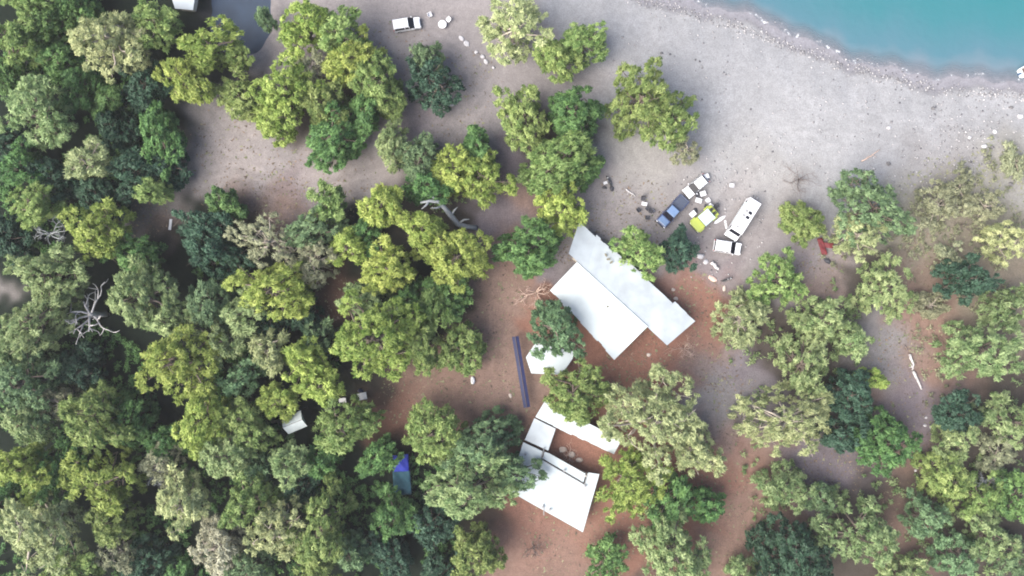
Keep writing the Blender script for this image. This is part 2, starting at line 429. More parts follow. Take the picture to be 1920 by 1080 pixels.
def leaves_np(rng, c, o, rc, nl, L, W, flat=.55, spray=.6):
    """leaf sprays spread over clumps at c with outward direction o and radius rc -> verts, faces, tint"""
    m = len(c)
    C_ = np.repeat(c, nl, 0); O_ = np.repeat(o, nl, 0); RC = np.repeat(rc, nl); N = m * nl
    d = unit(rng.normal(size=(N, 3)) + .55 * O_ + np.array((0, 0, .35)))
    rad = RC * rng.random(N) ** .45
    pos = C_ + d * rad[:, None] * np.array((1, 1, .75))
    nrm = unit(d * .5 + np.array((0, 0, flat)) + rng.normal(size=(N, 3)) * .5)
    w = np.where(rng.random(N) < spray, 1.0, .0)[:, None]
    hint = d * w * 1.5 + rng.normal(size=(N, 3)) * (1 - .65 * w)
    u = unit(hint - nrm * np.sum(hint * nrm, 1, keepdims=True)); v = np.cross(nrm, u)
    s = (.6 + .8 * rng.random(N))[:, None]
    u = u * s * L; v = v * s * W
    V = np.stack([pos - u * .4 - v * .55, pos - u * .4 + v * .55, pos + u * .75], 1).reshape(-1, 3)
    F = np.arange(N * 3).reshape(-1, 3)
    t = np.clip(np.repeat(rng.random(m) ** 1.3, nl) * .75 + rng.random(N) * .4 - .05, 0, 1)
    return V, F, np.repeat(t, 3)


def leaf_mesh(name, V, F, t):
    me = mesh_np(name, V, F)
    a = me.attributes.new('tint', 'FLOAT', 'POINT'); a.data.foreach_set('value', t.astype(np.float32))
    return me


def crown_np(rng, R, depth, clr, dens, L, W, nl, fill=.22, holes=0.0):
    """an uneven crown: overlapping lobes, each studded with clumps of leaf faces; origin at the crown's middle"""
    k = int(rng.integers(5, 8) + R * .6)
    th = np.arange(k) * 2 * math.pi / k + rng.normal(size=k) * .5
    rr = R * rng.uniform(.34, .92, k)
    lr = R * rng.uniform(.17, .40, k) * (1.15 - .45 * rr / R)
    lob = np.stack([rr * np.cos(th), rr * np.sin(th), depth * rng.uniform(-.35, .18, k)], 1)
    k2 = max(2, k // 3)
    th2 = rng.uniform(0, 6.28, k2); r2 = R * rng.uniform(.0, .34, k2)
    lob2 = np.stack([r2 * np.cos(th2), r2 * np.sin(th2), depth * rng.uniform(.15, .48, k2)], 1)
    lob = np.concatenate([lob, lob2]); lr = np.concatenate([lr, R * rng.uniform(.30, .46, k2)])
    k3 = max(4, k - 1)                                                 # the lower boughs, wider and in the shade of the rest
    th3 = rng.uniform(0, 6.28) + np.arange(k3) * 2 * math.pi / k3 + rng.normal(size=k3) * .3
    r3 = R * rng.uniform(.40, .72, k3)
    lob3 = np.stack([r3 * np.cos(th3), r3 * np.sin(th3), depth * rng.uniform(-1.05, -.55, k3)], 1)
    lob = np.concatenate([lob, lob3]); lr = np.concatenate([lr, R * rng.uniform(.22, .30, k3)])
    pts, outs = [], []
    for i in range(len(lob)):
        n = max(4, int(dens * 2.6 * lr[i] ** 2 / clr ** 2))
        d = unit(rng.normal(size=(n * 2, 3))); d = d[d[:, 2] > -.45][:n]
        p = lob[i] + d * lr[i] * np.array((1, 1, .8)) * rng.uniform(.82, 1.04, len(d))[:, None]
        keep = np.ones(len(d), bool)
        for j in range(len(lob)):
            if j != i:
                keep &= (np.linalg.norm((p - lob[j]) / np.array((1, 1, .8)), axis=1) > lr[j] * .80) | (rng.random(len(d)) < .10)
        keep &= rng.random(len(d)) > .10
        if holes: keep &= rng.random(len(d)) > holes
        pts.append(p[keep]); outs.append(d[keep])
        ns = int(rng.integers(1, 5))                                   # sprigs that break the outline
        a = np.arctan2(lob[i][1], lob[i][0]) + rng.normal(size=ns) * 1.0
        e = np.stack([np.cos(a), np.sin(a), rng.uniform(-.3, .35, ns)], 1)
        for q in (.98, 1.18, 1.36)[:int(rng.integers(2, 4))]:
            pts.append(lob[i] + e * lr[i] * q); outs.append(e)
    p = np.concatenate(pts); o = np.concatenate(outs)
    nf = int(len(p) * fill)
    if nf:
        d = unit(rng.normal(size=(nf, 3))); q = d * (rng.random(nf) ** .5)[:, None] * np.array((R * .72, R * .72, depth * .5)) - np.array((0, 0, depth * .22))
        p = np.concatenate([p, q]); o = np.concatenate([o, d])
    rc = clr * (.40 + 1.2 * rng.random(len(p)) ** 1.4) * (.8 + .35 * np.sin(p[:, 0] * 1.1 + rng.uniform(0, 6)) * np.sin(p[:, 1] * 1.1 + rng.uniform(0, 6)) + .15)
    V, F, t = leaves_np(rng, p, o, rc, nl, L, W)
    return V, F, t, lob


def limb_pts(a, b, rg, sag=.12, n=4):
    a, b = Vector(a), Vector(b); L = (b - a).length
    j = [Vector((rg.uniform(-1, 1), rg.uniform(-1, 1), rg.uniform(-.3, .9))) * L * sag * (0 if i in (0, n) else 1) for i in range(n + 1)]
    return [a.lerp(b, i / n) + j[i] for i in range(n + 1)]


GW, GT, GC, GS = 'trees of the dense wood', 'trees along the sandy track', 'trees around the camp roofs', 'trees of the open scrub'
NTRI = [0]
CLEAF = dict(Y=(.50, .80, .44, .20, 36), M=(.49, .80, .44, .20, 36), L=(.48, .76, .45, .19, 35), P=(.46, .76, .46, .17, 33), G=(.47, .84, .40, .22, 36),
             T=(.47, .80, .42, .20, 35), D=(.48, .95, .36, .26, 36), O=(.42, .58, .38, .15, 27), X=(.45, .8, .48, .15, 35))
TNAME = dict(Y='pine_tree', M='pine_tree', L='pine_tree', P='pine_tree', G='evergreen_tree', T='evergreen_tree', D='dark_evergreen_tree', O='dry_tree', X='withering_tree')
_ti = [0]


def tree(kind, px, py, r, label, h=None, group=None, stretch=1.0, ang=0.0, name=None, lean=None):
    _ti[0] += 1
    seed = _ti[0] * 7 + 11
    rng = np.random.default_rng(seed); rg = random.Random(seed)
    if h is None: h = 4.2 + 1.45 * r / 12.0 + rg.uniform(-.8, .8)
    zc = h * .66
    c = P(px, py, zc); R = 1.06 * r * (CAM_H - zc) / FPX
    base = Vector((c.x, c.y, 0)) + Vector((rg.uniform(-.35, .35), rg.uniform(-.35, .35), 0)) * (1 if lean is None else lean)
    base.z = float(ground_z(np.array([base.x]), np.array([base.y]))[0]) - .08
    root = empty(name or TNAME[kind], base)
    clr, dens, L, W, nl = CLEAF[kind]
    if R < 2.2: clr *= .75; L *= .85; W *= .85
    depth = min(h * .50, R * 1.2)
    V, F, t, lob = crown_np(rng, R, depth, clr, dens, L, W, nl, fill=.06 if kind in 'OX' or group == GS else .14, holes=.25 if kind == 'O' else (.22 if group == GS and kind in 'LPT' else (.12 if kind in 'PX' else 0)))
    if stretch == 1.0: stretch = rg.uniform(.98, 1.24); ang = rg.uniform(0, 3.14)
    if stretch != 1.0:
        ca, sa = math.cos(ang), math.sin(ang); M = np.array([[ca, -sa, 0], [sa, ca, 0], [0, 0, 1]])
        S = M @ np.diag([stretch, 1 / stretch ** .8, 1]) @ M.T
        V = V @ S.T; lob = lob @ S.T
    off = np.array(c - base)
    V = V + off; lob = lob + off
    NTRI[0] += len(F)
    link('crown', leaf_mesh('crown', V, F, t), LEAF[kind], root)
    mb = MB(); top = Vector(off) + Vector((0, 0, depth * .2)); r0 = .10 + .035 * h * (.6 + R / 12)
    tp = limb_pts((0, 0, 0), top, rg, .05, 5)
    mb.tube(tp, [r0 * (1.25 if i == 0 else 1 - .15 * i) for i in range(6)], 7)
    for q in lob:
        a = tp[rg.randint(2, 4)]
        mb.tube(limb_pts(a, q, rg, .10, 3), [r0 * .42, r0 * .32, r0 * .22, r0 * .08], 5)
        q = Vector(q)
        for _ in range(2):
            e = q + Vector((rg.uniform(-1, 1), rg.uniform(-1, 1), rg.uniform(-.1, .8))) * R * .28
            mb.tube(limb_pts(q, e, rg, .10, 2), [r0 * .12, r0 * .09, r0 * .04], 4)
    mb.build('trunk', PALE if kind in 'POX' else BARK, root, smooth=True)
    if label: tag(root, label, 'tree', group or 'trees of the wood')
    return root


def bare_tree(px, py, r, h, label, m, seed, name='dead_tree', r0=.22, depth=4, spread=.55, start=None, cat='tree', group=None, twig=2.6):
    """a leafless tree: trunk, limbs and twigs grown as tapering tubes"""
    rg = random.Random(seed)
    zc = h * .55; c = P(px, py, zc); R = r * (CAM_H - zc) / FPX
    root = empty(name, (c.x, c.y, float(ground_z(np.array([c.x]), np.array([c.y]))[0]) - .05))
    tr, br = MB(), MB()
    z1 = h * (.30 if start is None else start)
    tr.tube(limb_pts((0, 0, 0), (rg.uniform(-.2, .2), rg.uniform(-.2, .2), z1), rg, .04, 3), [r0 * 1.2, r0, r0 * .92, r0 * .85], 8)
    def grow(p, d, L, rad, lev):
        n = 3; pts = [p]; dd = Vector(d)
        for i in range(n):
            dd = (dd + Vector((rg.gauss(0, .22), rg.gauss(0, .22), rg.gauss(.03, .15)))).normalized()
            pts.append(pts[-1] + dd * L / n)
        br.tube(pts, [rad * (1 - .17 * i) for i in range(n + 1)], 6 if lev > 1 else 4)
        if lev > 0:
            for k in range(rg.randint(2, 3) if lev > 1 else int(twig)):
                q = pts[rg.randint(1, n)]
                nd = (dd * .75 + Vector((rg.gauss(0, spread), rg.gauss(0, spread), rg.gauss(.05, .3)))).normalized()
                grow(q, nd, L * rg.uniform(.55, .8), rad * .58, lev - 1)
    k = rg.randint(5, 7)
    for i in range(k):
        a = 6.283 * (i + rg.uniform(-.25, .25)) / k
        up = rg.uniform(.25, 1.1)
        grow(Vector((0, 0, z1 * rg.uniform(.75, 1))), Vector((math.cos(a), math.sin(a), up)).normalized(), R * rg.uniform(.42, .58), r0 * .55, depth - 1)
    tr.build('trunk', m, root, smooth=True)
    br.build('branches', m, root, smooth=True)['kind'] = 'stuff'
    if label: tag(root, label, cat, group)
    return root


TREES = [
 # --- the wood, upper corner
 (GW, 'M', 22, 70, 44, 'yellowish pine cut by the photo edge beside deep green evergreens in the top corner'),
 (GW, 'G', 92, 45, 46, 'deep green evergreen between yellowish edge pine and pale bleached pine'),
 (GW, 'G', 105, 105, 36, 'small deep green evergreen just above the light green pine at the photo edge'),
 (GW, 'P', 205, 72, 62, 'pale bleached pine with bare pinkish branch tips in the top corner wood'),
 (GW, 'M', 285, 45, 44, 'mid green pine touching the top edge between bleached pine and grey hut roof'),
 (GW, 'G', 15, 150, 34, 'dark green edge evergreen above the broad light green pine'),
 (GW, 'L', 58, 205, 64, 'broad light green pine with pinkish lower tips at the photo edge'),
 (GW, 'G', 150, 160, 36, 'shaded evergreen in the dark hollow below the pale bleached pine'),
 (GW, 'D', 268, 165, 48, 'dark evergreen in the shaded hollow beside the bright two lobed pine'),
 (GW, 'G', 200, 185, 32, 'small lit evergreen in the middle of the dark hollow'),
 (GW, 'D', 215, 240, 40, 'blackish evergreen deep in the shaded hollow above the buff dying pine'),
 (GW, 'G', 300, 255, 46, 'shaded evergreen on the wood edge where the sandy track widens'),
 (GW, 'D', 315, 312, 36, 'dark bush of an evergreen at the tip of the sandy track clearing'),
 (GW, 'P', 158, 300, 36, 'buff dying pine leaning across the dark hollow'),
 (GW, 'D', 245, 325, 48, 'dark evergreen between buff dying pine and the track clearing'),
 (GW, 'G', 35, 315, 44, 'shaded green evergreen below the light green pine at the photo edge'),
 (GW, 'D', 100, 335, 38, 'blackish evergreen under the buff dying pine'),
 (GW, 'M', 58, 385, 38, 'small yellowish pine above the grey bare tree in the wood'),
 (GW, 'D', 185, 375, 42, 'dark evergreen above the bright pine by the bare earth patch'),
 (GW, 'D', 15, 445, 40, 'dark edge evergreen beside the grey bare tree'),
 (GW, 'D', 8, 265, 36, 'dark evergreen half out of frame below the broad light green pine'),
 (GW, 'Y', 392, 82, 46, 'bright yellow green pine crown overhanging the pond bank'),
 (GW, 'Y', 345, 148, 44, 'bright yellow pine just below the one overhanging the pond'),
 (GT, 'M', 442, 106, 24, 'small olive pine at the lower tip of the pond'),
 (GT, 'M', 450, 178, 42, 'greyish green pine in front of the yellow pines on the track island'),
 (GT, 'T', 497, 35, 16, 'small dark shrubby evergreen on the sandy bank of the pond'),
 # --- the track island
 (GT, 'Y', 572, 52, 54, 'yellow pine at the top edge on the sandy bank beside the pond'),
 (GT, 'M', 640, 58, 42, 'mid green pine at the top edge facing the parked white van'),
 (GT, 'O', 585, 130, 30, 'thin greyish pine in the gap of the track island'),
 (GT, 'Y', 655, 108, 48, 'yellow green pine in the upper middle of the track island'),
 (GT, 'Y', 530, 172, 58, 'big yellow pine on the track side of the track island'),
 (GT, 'Y', 508, 228, 38, 'lowest yellow pine of the island hanging over the sandy track'),
 (GT, 'M', 606, 205, 44, 'yellowish pine in the centre of the track island'),
 (GT, 'M', 703, 150, 50, 'mid green pine of the island nearest to the round dark tree'),
 (GT, 'M', 728, 190, 28, 'small green pine at the island corner by the grey gravel'),
 (GT, 'G', 680, 215, 34, 'shaded green evergreen on the gravel side of the island'),
 (GT, 'G', 620, 258, 56, 'broad deep green evergreen at the foot of the track island'),
 (GT, 'D', 812, 155, 54, 'round dark evergreen standing alone on the grey gravel'),
 (GT, 'T', 798, 106, 28, 'small grey green evergreen touching the top of the lone dark one'),
 (GT, 'L', 738, 268, 36, 'pale green pine at the tip pointing to the track bend'),
 (GT, 'T', 788, 298, 42, 'bluish green pine behind the track bend'),
 (GT, 'Y', 850, 325, 46, 'yellow green pine above the grey fallen dead tree'),
 (GT, 'Y', 912, 332, 46, 'bright yellow pine beside the brown earth lane'),
 (GT, 'G', 895, 275, 30, 'small green evergreen on top of the pair of yellow pines by the gravel'),
 (GT, 'G', 800, 350, 38, 'shaded green evergreen just above the grey fallen dead tree'),
 (GT, 'P', 966, 48, 60, 'olive yellow pine at the top edge beside the row of white stones'),
 (GT, 'M', 1095, 80, 40, 'round green pine on the edge of the pale beach'),
 (GT, 'M', 1045, 108, 34, 'low yellowish pine beside the round one on the beach edge'),
 (GT, 'M', 985, 218, 50, 'grey green pine with light top facing the gravel lane'),
 (GT, 'G', 1078, 215, 52, 'deep green evergreen behind the grey green pine facing the gravel lane'),
 (GT, 'M', 1048, 303, 62, 'big yellowish green pine with layered crown above the long white roof'),
 (GT, 'G', 1092, 322, 28, 'dark green shoulder tree beside the big layered pine'),
 (GT, 'M', 1205, 185, 64, 'large lone pine standing out on the pale sand'),
 (GT, 'M', 1262, 225, 46, 'bright side pine grown together with the large lone one on the sand'),
 (GT, 'O', 1288, 282, 24, 'small scraggy olive tree at the foot of the lone sand pine'),
 # --- middle of the wood
 (GW, 'M', 284, 358, 26, 'sparse yellowish pine on the point of the sandy clearing'),
 (GW, 'Y', 172, 432, 56, 'bright yellow pine beside the bare earth patch in the wood'),
 (GW, 'G', 255, 480, 42, 'green evergreen below the bare earth patch with the white plank'),
 (GW, 'L', 85, 515, 56, 'pale yellow green pine below the grey bare tree'),
 (GW, 'D', 386, 450, 60, 'large blue black evergreen below the sandy track'),
 (GW, 'G', 422, 382, 28, 'small green crown poking onto the track above the blue black evergreen'),
 (GW, 'O', 500, 452, 58, 'grey thinning tree with bare twigs showing below the track'),
 (GW, 'O', 585, 490, 44, 'grey twiggy thinning tree at the brown gap in the wood'),
 (GW, 'M', 610, 386, 34, 'light green pine on the lower edge of the sandy track'),
 (GW, 'T', 585, 425, 44, 'bluish pine behind the light one on the track edge'),
 (GW, 'Y', 652, 462, 34, 'small bright yellow pine in the middle of the grey thinning trees'),
 (GW, 'Y', 716, 385, 40, 'bright pine on the track edge close to the grey fallen dead tree'),
 (GW, 'G', 690, 432, 36, 'shaded green evergreen under the bright pine on the track edge'),
 (GW, 'Y', 800, 440, 42, 'yellow pine right below the grey fallen dead tree'),
 (GW, 'Y', 858, 482, 56, 'golden yellow pine beside the brown earth lane'),
 (GW, 'Y', 725, 503, 50, 'yellow green pine in a ring of green ones above the big domed pine'),
 (GW, 'Y', 505, 548, 64, 'broad yellow green pine beside the brown gap in the wood'),
 (GW, 'L', 265, 555, 62, 'broad grey green pine next to the white skeleton tree'),
 (GW, 'L', 58, 595, 66, 'light green pine at the photo edge beside the white skeleton tree'),
 (GW, 'T', 395, 572, 46, 'bluish green evergreen between two lighter pines in mid wood'),
 (GW, 'L', 318, 595, 40, 'light green pine just above the rounded bright yellow one'),
 (GW, 'L', 456, 583, 38, 'light crown wedged against the broad yellow green pine'),
 (GW, 'L', 416, 640, 38, 'upright light green pine right beside the rounded bright yellow one'),
 (GW, 'Y', 335, 680, 68, 'rounded bright yellow pine beside the black gap in the wood'),
 (GW, 'P', 496, 655, 38, 'cream tipped pine in the middle of the wood'),
 (GW, 'Y', 568, 682, 42, 'vivid yellow pine beside the cream tipped one'),
 (GW, 'T', 592, 635, 30, 'small bluish crown between the cream tipped pine and the big domed pine'),
 (GW, 'Y', 700, 632, 84, 'big domed yellow green pine with dense curly crown beside the brown lane'),
 (GW, 'L', 690, 565, 40, 'light upper shoulder pine on top of the big domed one'),
 (GW, 'M', 785, 645, 42, 'yellow green pine between the big domed one and the small lane pine'),
 (GW, 'M', 812, 580, 34, 'narrow yellowish pine behind the big domed one'),
 (GW, 'G', 775, 560, 44, 'shaded evergreen above the big domed pine'),
 (GW, 'G', 845, 550, 42, 'dark green evergreen beneath the golden yellow pine by the lane'),
 (GC, 'M', 866, 655, 42, 'small rounded green pine standing on the brown lane'),
 (GW, 'Y', 600, 722, 36, 'yellow pine in front of the two white tables in the wood'),
 (GW, 'T', 455, 705, 34, 'dim bluish evergreen at the black gap below the cream tipped pine'),
 (GW, 'D', 505, 600, 40, 'dark evergreen under the broad yellow green pine'),
 (GW, 'D', 565, 590, 36, 'dark evergreen against the brown gap of bare earth'),
 # --- lower wood
 (GW, 'T', 40, 718, 66, 'pale bluish green pine at the photo edge below the black gap'),
 (GW, 'L', 40, 795, 40, 'pale buff green pine low at the photo edge'),
 (GW, 'O', 112, 752, 34, 'grey faded tree beside the pale bluish edge pine'),
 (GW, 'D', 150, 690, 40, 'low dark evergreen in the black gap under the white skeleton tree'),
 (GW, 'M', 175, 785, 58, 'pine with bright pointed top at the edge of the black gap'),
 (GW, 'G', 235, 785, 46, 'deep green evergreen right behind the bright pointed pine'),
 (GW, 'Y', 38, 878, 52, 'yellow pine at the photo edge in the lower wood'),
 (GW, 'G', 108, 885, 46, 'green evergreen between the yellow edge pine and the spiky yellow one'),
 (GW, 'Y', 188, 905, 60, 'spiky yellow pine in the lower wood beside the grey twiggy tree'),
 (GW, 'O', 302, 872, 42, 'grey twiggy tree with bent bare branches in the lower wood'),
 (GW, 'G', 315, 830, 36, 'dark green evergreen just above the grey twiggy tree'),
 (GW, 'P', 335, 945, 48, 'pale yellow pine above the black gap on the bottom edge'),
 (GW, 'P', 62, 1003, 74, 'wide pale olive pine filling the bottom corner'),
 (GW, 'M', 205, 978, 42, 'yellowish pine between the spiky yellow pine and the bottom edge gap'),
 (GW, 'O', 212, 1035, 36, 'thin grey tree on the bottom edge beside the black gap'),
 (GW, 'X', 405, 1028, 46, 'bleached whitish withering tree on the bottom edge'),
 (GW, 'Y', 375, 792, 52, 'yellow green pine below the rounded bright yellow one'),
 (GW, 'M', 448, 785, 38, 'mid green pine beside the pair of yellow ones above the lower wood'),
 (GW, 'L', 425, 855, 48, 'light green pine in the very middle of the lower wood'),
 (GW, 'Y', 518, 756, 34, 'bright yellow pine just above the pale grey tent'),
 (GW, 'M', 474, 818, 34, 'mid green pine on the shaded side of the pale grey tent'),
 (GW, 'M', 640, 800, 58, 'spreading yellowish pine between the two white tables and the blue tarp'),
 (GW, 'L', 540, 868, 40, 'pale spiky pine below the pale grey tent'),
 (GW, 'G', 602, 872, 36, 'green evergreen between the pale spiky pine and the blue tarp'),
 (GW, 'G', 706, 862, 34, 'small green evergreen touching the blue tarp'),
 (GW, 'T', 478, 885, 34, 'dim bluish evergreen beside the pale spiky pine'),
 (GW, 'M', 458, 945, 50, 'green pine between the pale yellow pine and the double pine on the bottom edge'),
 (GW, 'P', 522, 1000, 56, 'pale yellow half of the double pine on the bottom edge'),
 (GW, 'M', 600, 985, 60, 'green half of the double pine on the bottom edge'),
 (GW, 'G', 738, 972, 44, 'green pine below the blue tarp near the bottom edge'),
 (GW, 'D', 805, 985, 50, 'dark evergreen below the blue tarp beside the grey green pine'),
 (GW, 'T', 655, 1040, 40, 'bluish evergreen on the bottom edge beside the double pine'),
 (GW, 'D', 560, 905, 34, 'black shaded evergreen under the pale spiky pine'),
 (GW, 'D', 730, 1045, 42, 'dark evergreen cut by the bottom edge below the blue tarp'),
 (GC, 'M', 812, 812, 60, 'yellow green pine between the blue tarp and the brown lane'),
 (GC, 'T', 905, 835, 62, 'bluish green pine between the brown lane and the white courtyard roofs'),
 (GC, 'L', 882, 915, 70, 'large grey green pine next to the courtyard roofs'),
 (GC, 'T', 968, 890, 38, 'dark bluish crown hanging over the corner of the courtyard roof'),
 (GC, 'M', 893, 1042, 46, 'green pine on the bottom edge below the courtyard roofs'),
 # --- trees that only reach in over the edges
 (GW, 'M', 130, 1088, 44, 'green crown just reaching over the bottom edge beside the wide pale olive pine'),
 (GW, 'D', 270, 1062, 44, 'dark evergreen filling the black gap on the bottom edge'),
 (GW, 'G', 345, 1092, 40, 'green crown reaching over the bottom edge below the pale yellow pine'),
 (GW, 'T', 465, 1075, 42, 'bluish crown on the bottom edge between bleached tree and double pine'),
 (GW, 'M', 590, 1088, 40, 'green crown under the double pine on the bottom edge'),
 (GW, 'D', 830, 1075, 40, 'dark crown on the bottom edge beside the green pine below the courtyard'),
 (GW, 'L', -8, 660, 40, 'light crown reaching in over the photo edge beside the black gap'),
 (GW, 'G', -6, 955, 36, 'green crown reaching in over the photo edge above the wide pale olive pine'),
 (GW, 'G', 140, 5, 40, 'green crown on the top edge beside the pale bleached pine'),
 (GW, 'M', 50, -6, 40, 'green crown on the top edge in the corner of the wood'),
 (GS, 'L', 1700, 1088, 44, 'light crown reaching over the bottom edge beside the brown strip'),
 (GS, 'L', 1400, 1098, 40, 'light crown reaching over the bottom edge beside the large dark tree'),
 # --- around the camp
 (GC, 'Y', 1055, 395, 46, 'bright yellow green pine over the upper end of the long white roof'),
 (GC, 'G', 988, 468, 58, 'rich green pine beside the pinkish bare tree'),
 (GC, 'M', 1200, 477, 46, 'olive green tree overhanging the grey slope of the long white roof'),
 (GC, 'D', 1274, 470, 34, 'dark round tree behind the blue pickup truck'),
 (GC, 'T', 1042, 615, 54, 'dark green tree between the long white roof and the small white hut'),
 (GC, 'M', 1080, 742, 60, 'green pine between the small white hut and the courtyard roofs'),
 (GC, 'P', 1225, 790, 88, 'great pale olive pine above the red earth yard'),
 (GC, 'P', 1305, 840, 48, 'pale smaller pine between the great pale one and the grey lane'),
 (GC, 'Y', 1178, 905, 60, 'yellow olive pine touching the corner of the white courtyard roof'),
 (GC, 'G', 1262, 945, 44, 'deep green tree on the red earth below the great pale pine'),
 (GC, 'G', 1330, 950, 32, 'small rounded green tree alone on the red earth'),
 (GC, 'L', 1268, 1040, 74, 'grey green pine on the bottom edge of the red earth yard'),
 (GC, 'G', 1140, 1052, 34, 'small green tree on the bottom edge below the white courtyard roof'),
 # --- the scrub on the far side of the camp
 (GS, 'M', 1512, 412, 42, 'yellowish tree next to the red tarp on the beach edge'),
 (GS, 'T', 1640, 390, 70, 'large grey green tree on the beach edge'),
 (GS, 'P', 1608, 440, 46, 'pale olive tree in front of the large grey green one on the beach edge'),
 (GS, 'O', 1762, 385, 46, 'dry thin tree in the pale grass behind the beach'),
 (GS, 'O', 1848, 385, 36, 'straw coloured thin tree in the pale grass by the photo edge'),
 (GS, 'O', 1905, 300, 26, 'straw coloured thin tree closest to the sea at the photo edge'),
 (GS, 'P', 1895, 455, 44, 'pale olive tree at the photo edge above the dark low tree'),
 (GS, 'D', 1818, 522, 50, 'dark low spreading tree standing alone in the dry scrub'),
 (GS, 'O', 1780, 486, 28, 'grey olive bush beside the dark low spreading tree'),
 (GS, 'L', 1665, 545, 56, 'hazy green tree between the red tarp and the dry scrub path'),
 (GS, 'M', 1465, 530, 58, 'fresh green tree below the parked white cars'),
 (GS, 'P', 1392, 598, 58, 'pale olive tree facing the end of the long white roof'),
 (GS, 'L', 1540, 598, 48, 'light green tree between the fresh green one and the grey clearing'),
 (GS, 'L', 1508, 682, 60, 'clumpy light green tree between grey lane and grey clearing'),
 (GS, 'L', 1598, 640, 36, 'small hazy tree on the edge of the grey clearing'),
 (GS, 'L', 1845, 658, 72, 'large light green tree beyond the pale driftwood log'),
 (GS, 'L', 1892, 575, 44, 'light green edge tree above the large one beyond the log'),
 (GS, 'O', 1745, 572, 26, 'small dry bush between the dark low tree and the grey clearing'),
 (GS, 'P', 1480, 790, 80, 'wide pale green tree beside the grey lane'),
 (GS, 'D', 1595, 735, 46, 'black green tree below the grey clearing'),
 (GS, 'G', 1665, 830, 70, 'large deep green tree below the pale driftwood log'),
 (GS, 'D', 1592, 815, 44, 'dark tree wedged between the wide pale tree and the large deep green one'),
 (GS, 'Y', 1637, 712, 24, 'small yellow tree on the lower rim of the grey clearing'),
 (GS, 'L', 1475, 915, 48, 'light green tree beside the purplish bare patch'),
 (GS, 'L', 1610, 1002, 80, 'broad pale tipped tree on the bottom edge below the purplish patch'),
 (GS, 'D', 1495, 1055, 82, 'large dark tree cut by the bottom edge'),
 (GS, 'D', 1800, 775, 44, 'dark tree beside the scattered white rubble'),
 (GS, 'L', 1800, 835, 40, 'light green tree just below the dark one by the rubble'),
 (GS, 'M', 1778, 902, 48, 'green tree above the lower bare earth strip'),
 (GS, 'T', 1745, 972, 44, 'bluish green tree on the brown strip near the bottom edge'),
 (GS, 'L', 1858, 1005, 48, 'light green tree near the bottom corner'),
 (GS, 'T', 1800, 1045, 46, 'bluish green tree on the bottom edge near the corner'),
 (GS, 'L', 1908, 790, 48, 'light green tree on the photo edge below the large one beyond the log'),
 (GS, 'O', 1865, 855, 36, 'faded grey tree beside the grey leafless one'),
 (GS, 'G', 1905, 935, 44, 'dim green tree on the photo edge next to the grey leafless one'),
 (GS, 'O', 1800, 350, 34, 'straw coloured bushy tree at the sand edge of the pale grass'),
 (GS, 'T', 1540, 935, 30, 'small dim tree at the lower rim of the purplish patch'),
 (GS, 'M', 1845, 930, 36, 'yellowish tree below the grey leafless one'),
 (GS, 'T', 1908, 1050, 40, 'bluish tree filling the bottom corner of the scrub'),
]
for g_, k_, x_, y_, r_, lb_ in TREES:
    hh = None
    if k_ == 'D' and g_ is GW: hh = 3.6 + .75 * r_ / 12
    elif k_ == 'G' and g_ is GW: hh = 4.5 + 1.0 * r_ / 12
    elif g_ is GW and k_ in 'YMLP': hh = 6.5 + 1.5 * r_ / 12
    elif k_ == 'O' and g_ is GS: hh = 1.6 + .45 * r_ / 12
    elif g_ is GS:
        r_ *= .92; hh = 3.6 + 1.15 * r_ / 12
    elif k_ == 'D': hh = 3.5 + 1.0 * r_ / 12
    tree(k_, x_, y_, r_, lb_, hh, g_)

bare_tree(163, 592, 66, 10.5, 'white skeleton of a dead tree over the black gap in the wood', DEADW, 6, r0=.36, depth=3, start=.5, spread=.55)
bare_tree(1006, 548, 48, 4.2, 'pinkish bare tree spreading twigs beside the long white roof', DEADP, 9, name='bare_tree', r0=.17, depth=4, start=.18, twig=3.6)
bare_tree(85, 437, 46, 9.0, 'grey leafless tree between pale and bright pines in the wood', DEADG, 14, name='bare_tree', r0=.20, depth=4, start=.45, twig=3)
bare_tree(530, 462, 46, 8.5, 'leafless tree with forked pale twigs among the grey thinning trees', PALE, 21, name='bare_tree', r0=.2, depth=4, start=.5)
bare_tree(298, 893, 34, 10.0, 'leafless forked tree with bent limbs in the lower wood', DEADG, 33, name='bare_tree', r0=.2, depth=4, start=.5)
bare_tree(1858, 905, 36, 5.5, 'grey leafless tree in the scrub near the photo edge', DEADG, 41, name='bare_tree', r0=.16, depth=4, start=.3)
bare_tree(1502, 335, 46, 2.2, 'grey leafless shrub out on the pale sand', DEADD, 47, name='dead_shrub', r0=.11, depth=5, start=.1, cat='shrub', twig=3)
bare_tree(1000, 1030, 32, 1.6, 'dark leafless shrub on the red earth below the courtyard roof', DEADD, 53, name='dead_shrub', r0=.10, depth=5, start=.1, cat='shrub', twig=3)
bare_tree(1810, 420, 40, 2.2, 'brown leafless shrub in the dry grass behind the beach', DEADD, 58, name='dead_shrub', r0=.06, depth=4, start=.1, cat='shrub', twig=3)
bare_tree(1068, 852, 26, 1.2, 'pinkish dry brush lying in the courtyard', DEADP, 71, name='brush_heap', r0=.07, depth=5, start=.1, cat='brush', twig=3)
bare_tree(1285, 655, 34, 1.5, 'low pinkish brush heap at the end of the long white roof', DEADP, 61, name='brush_heap', r0=.07, depth=5, start=.1, cat='brush', twig=3)


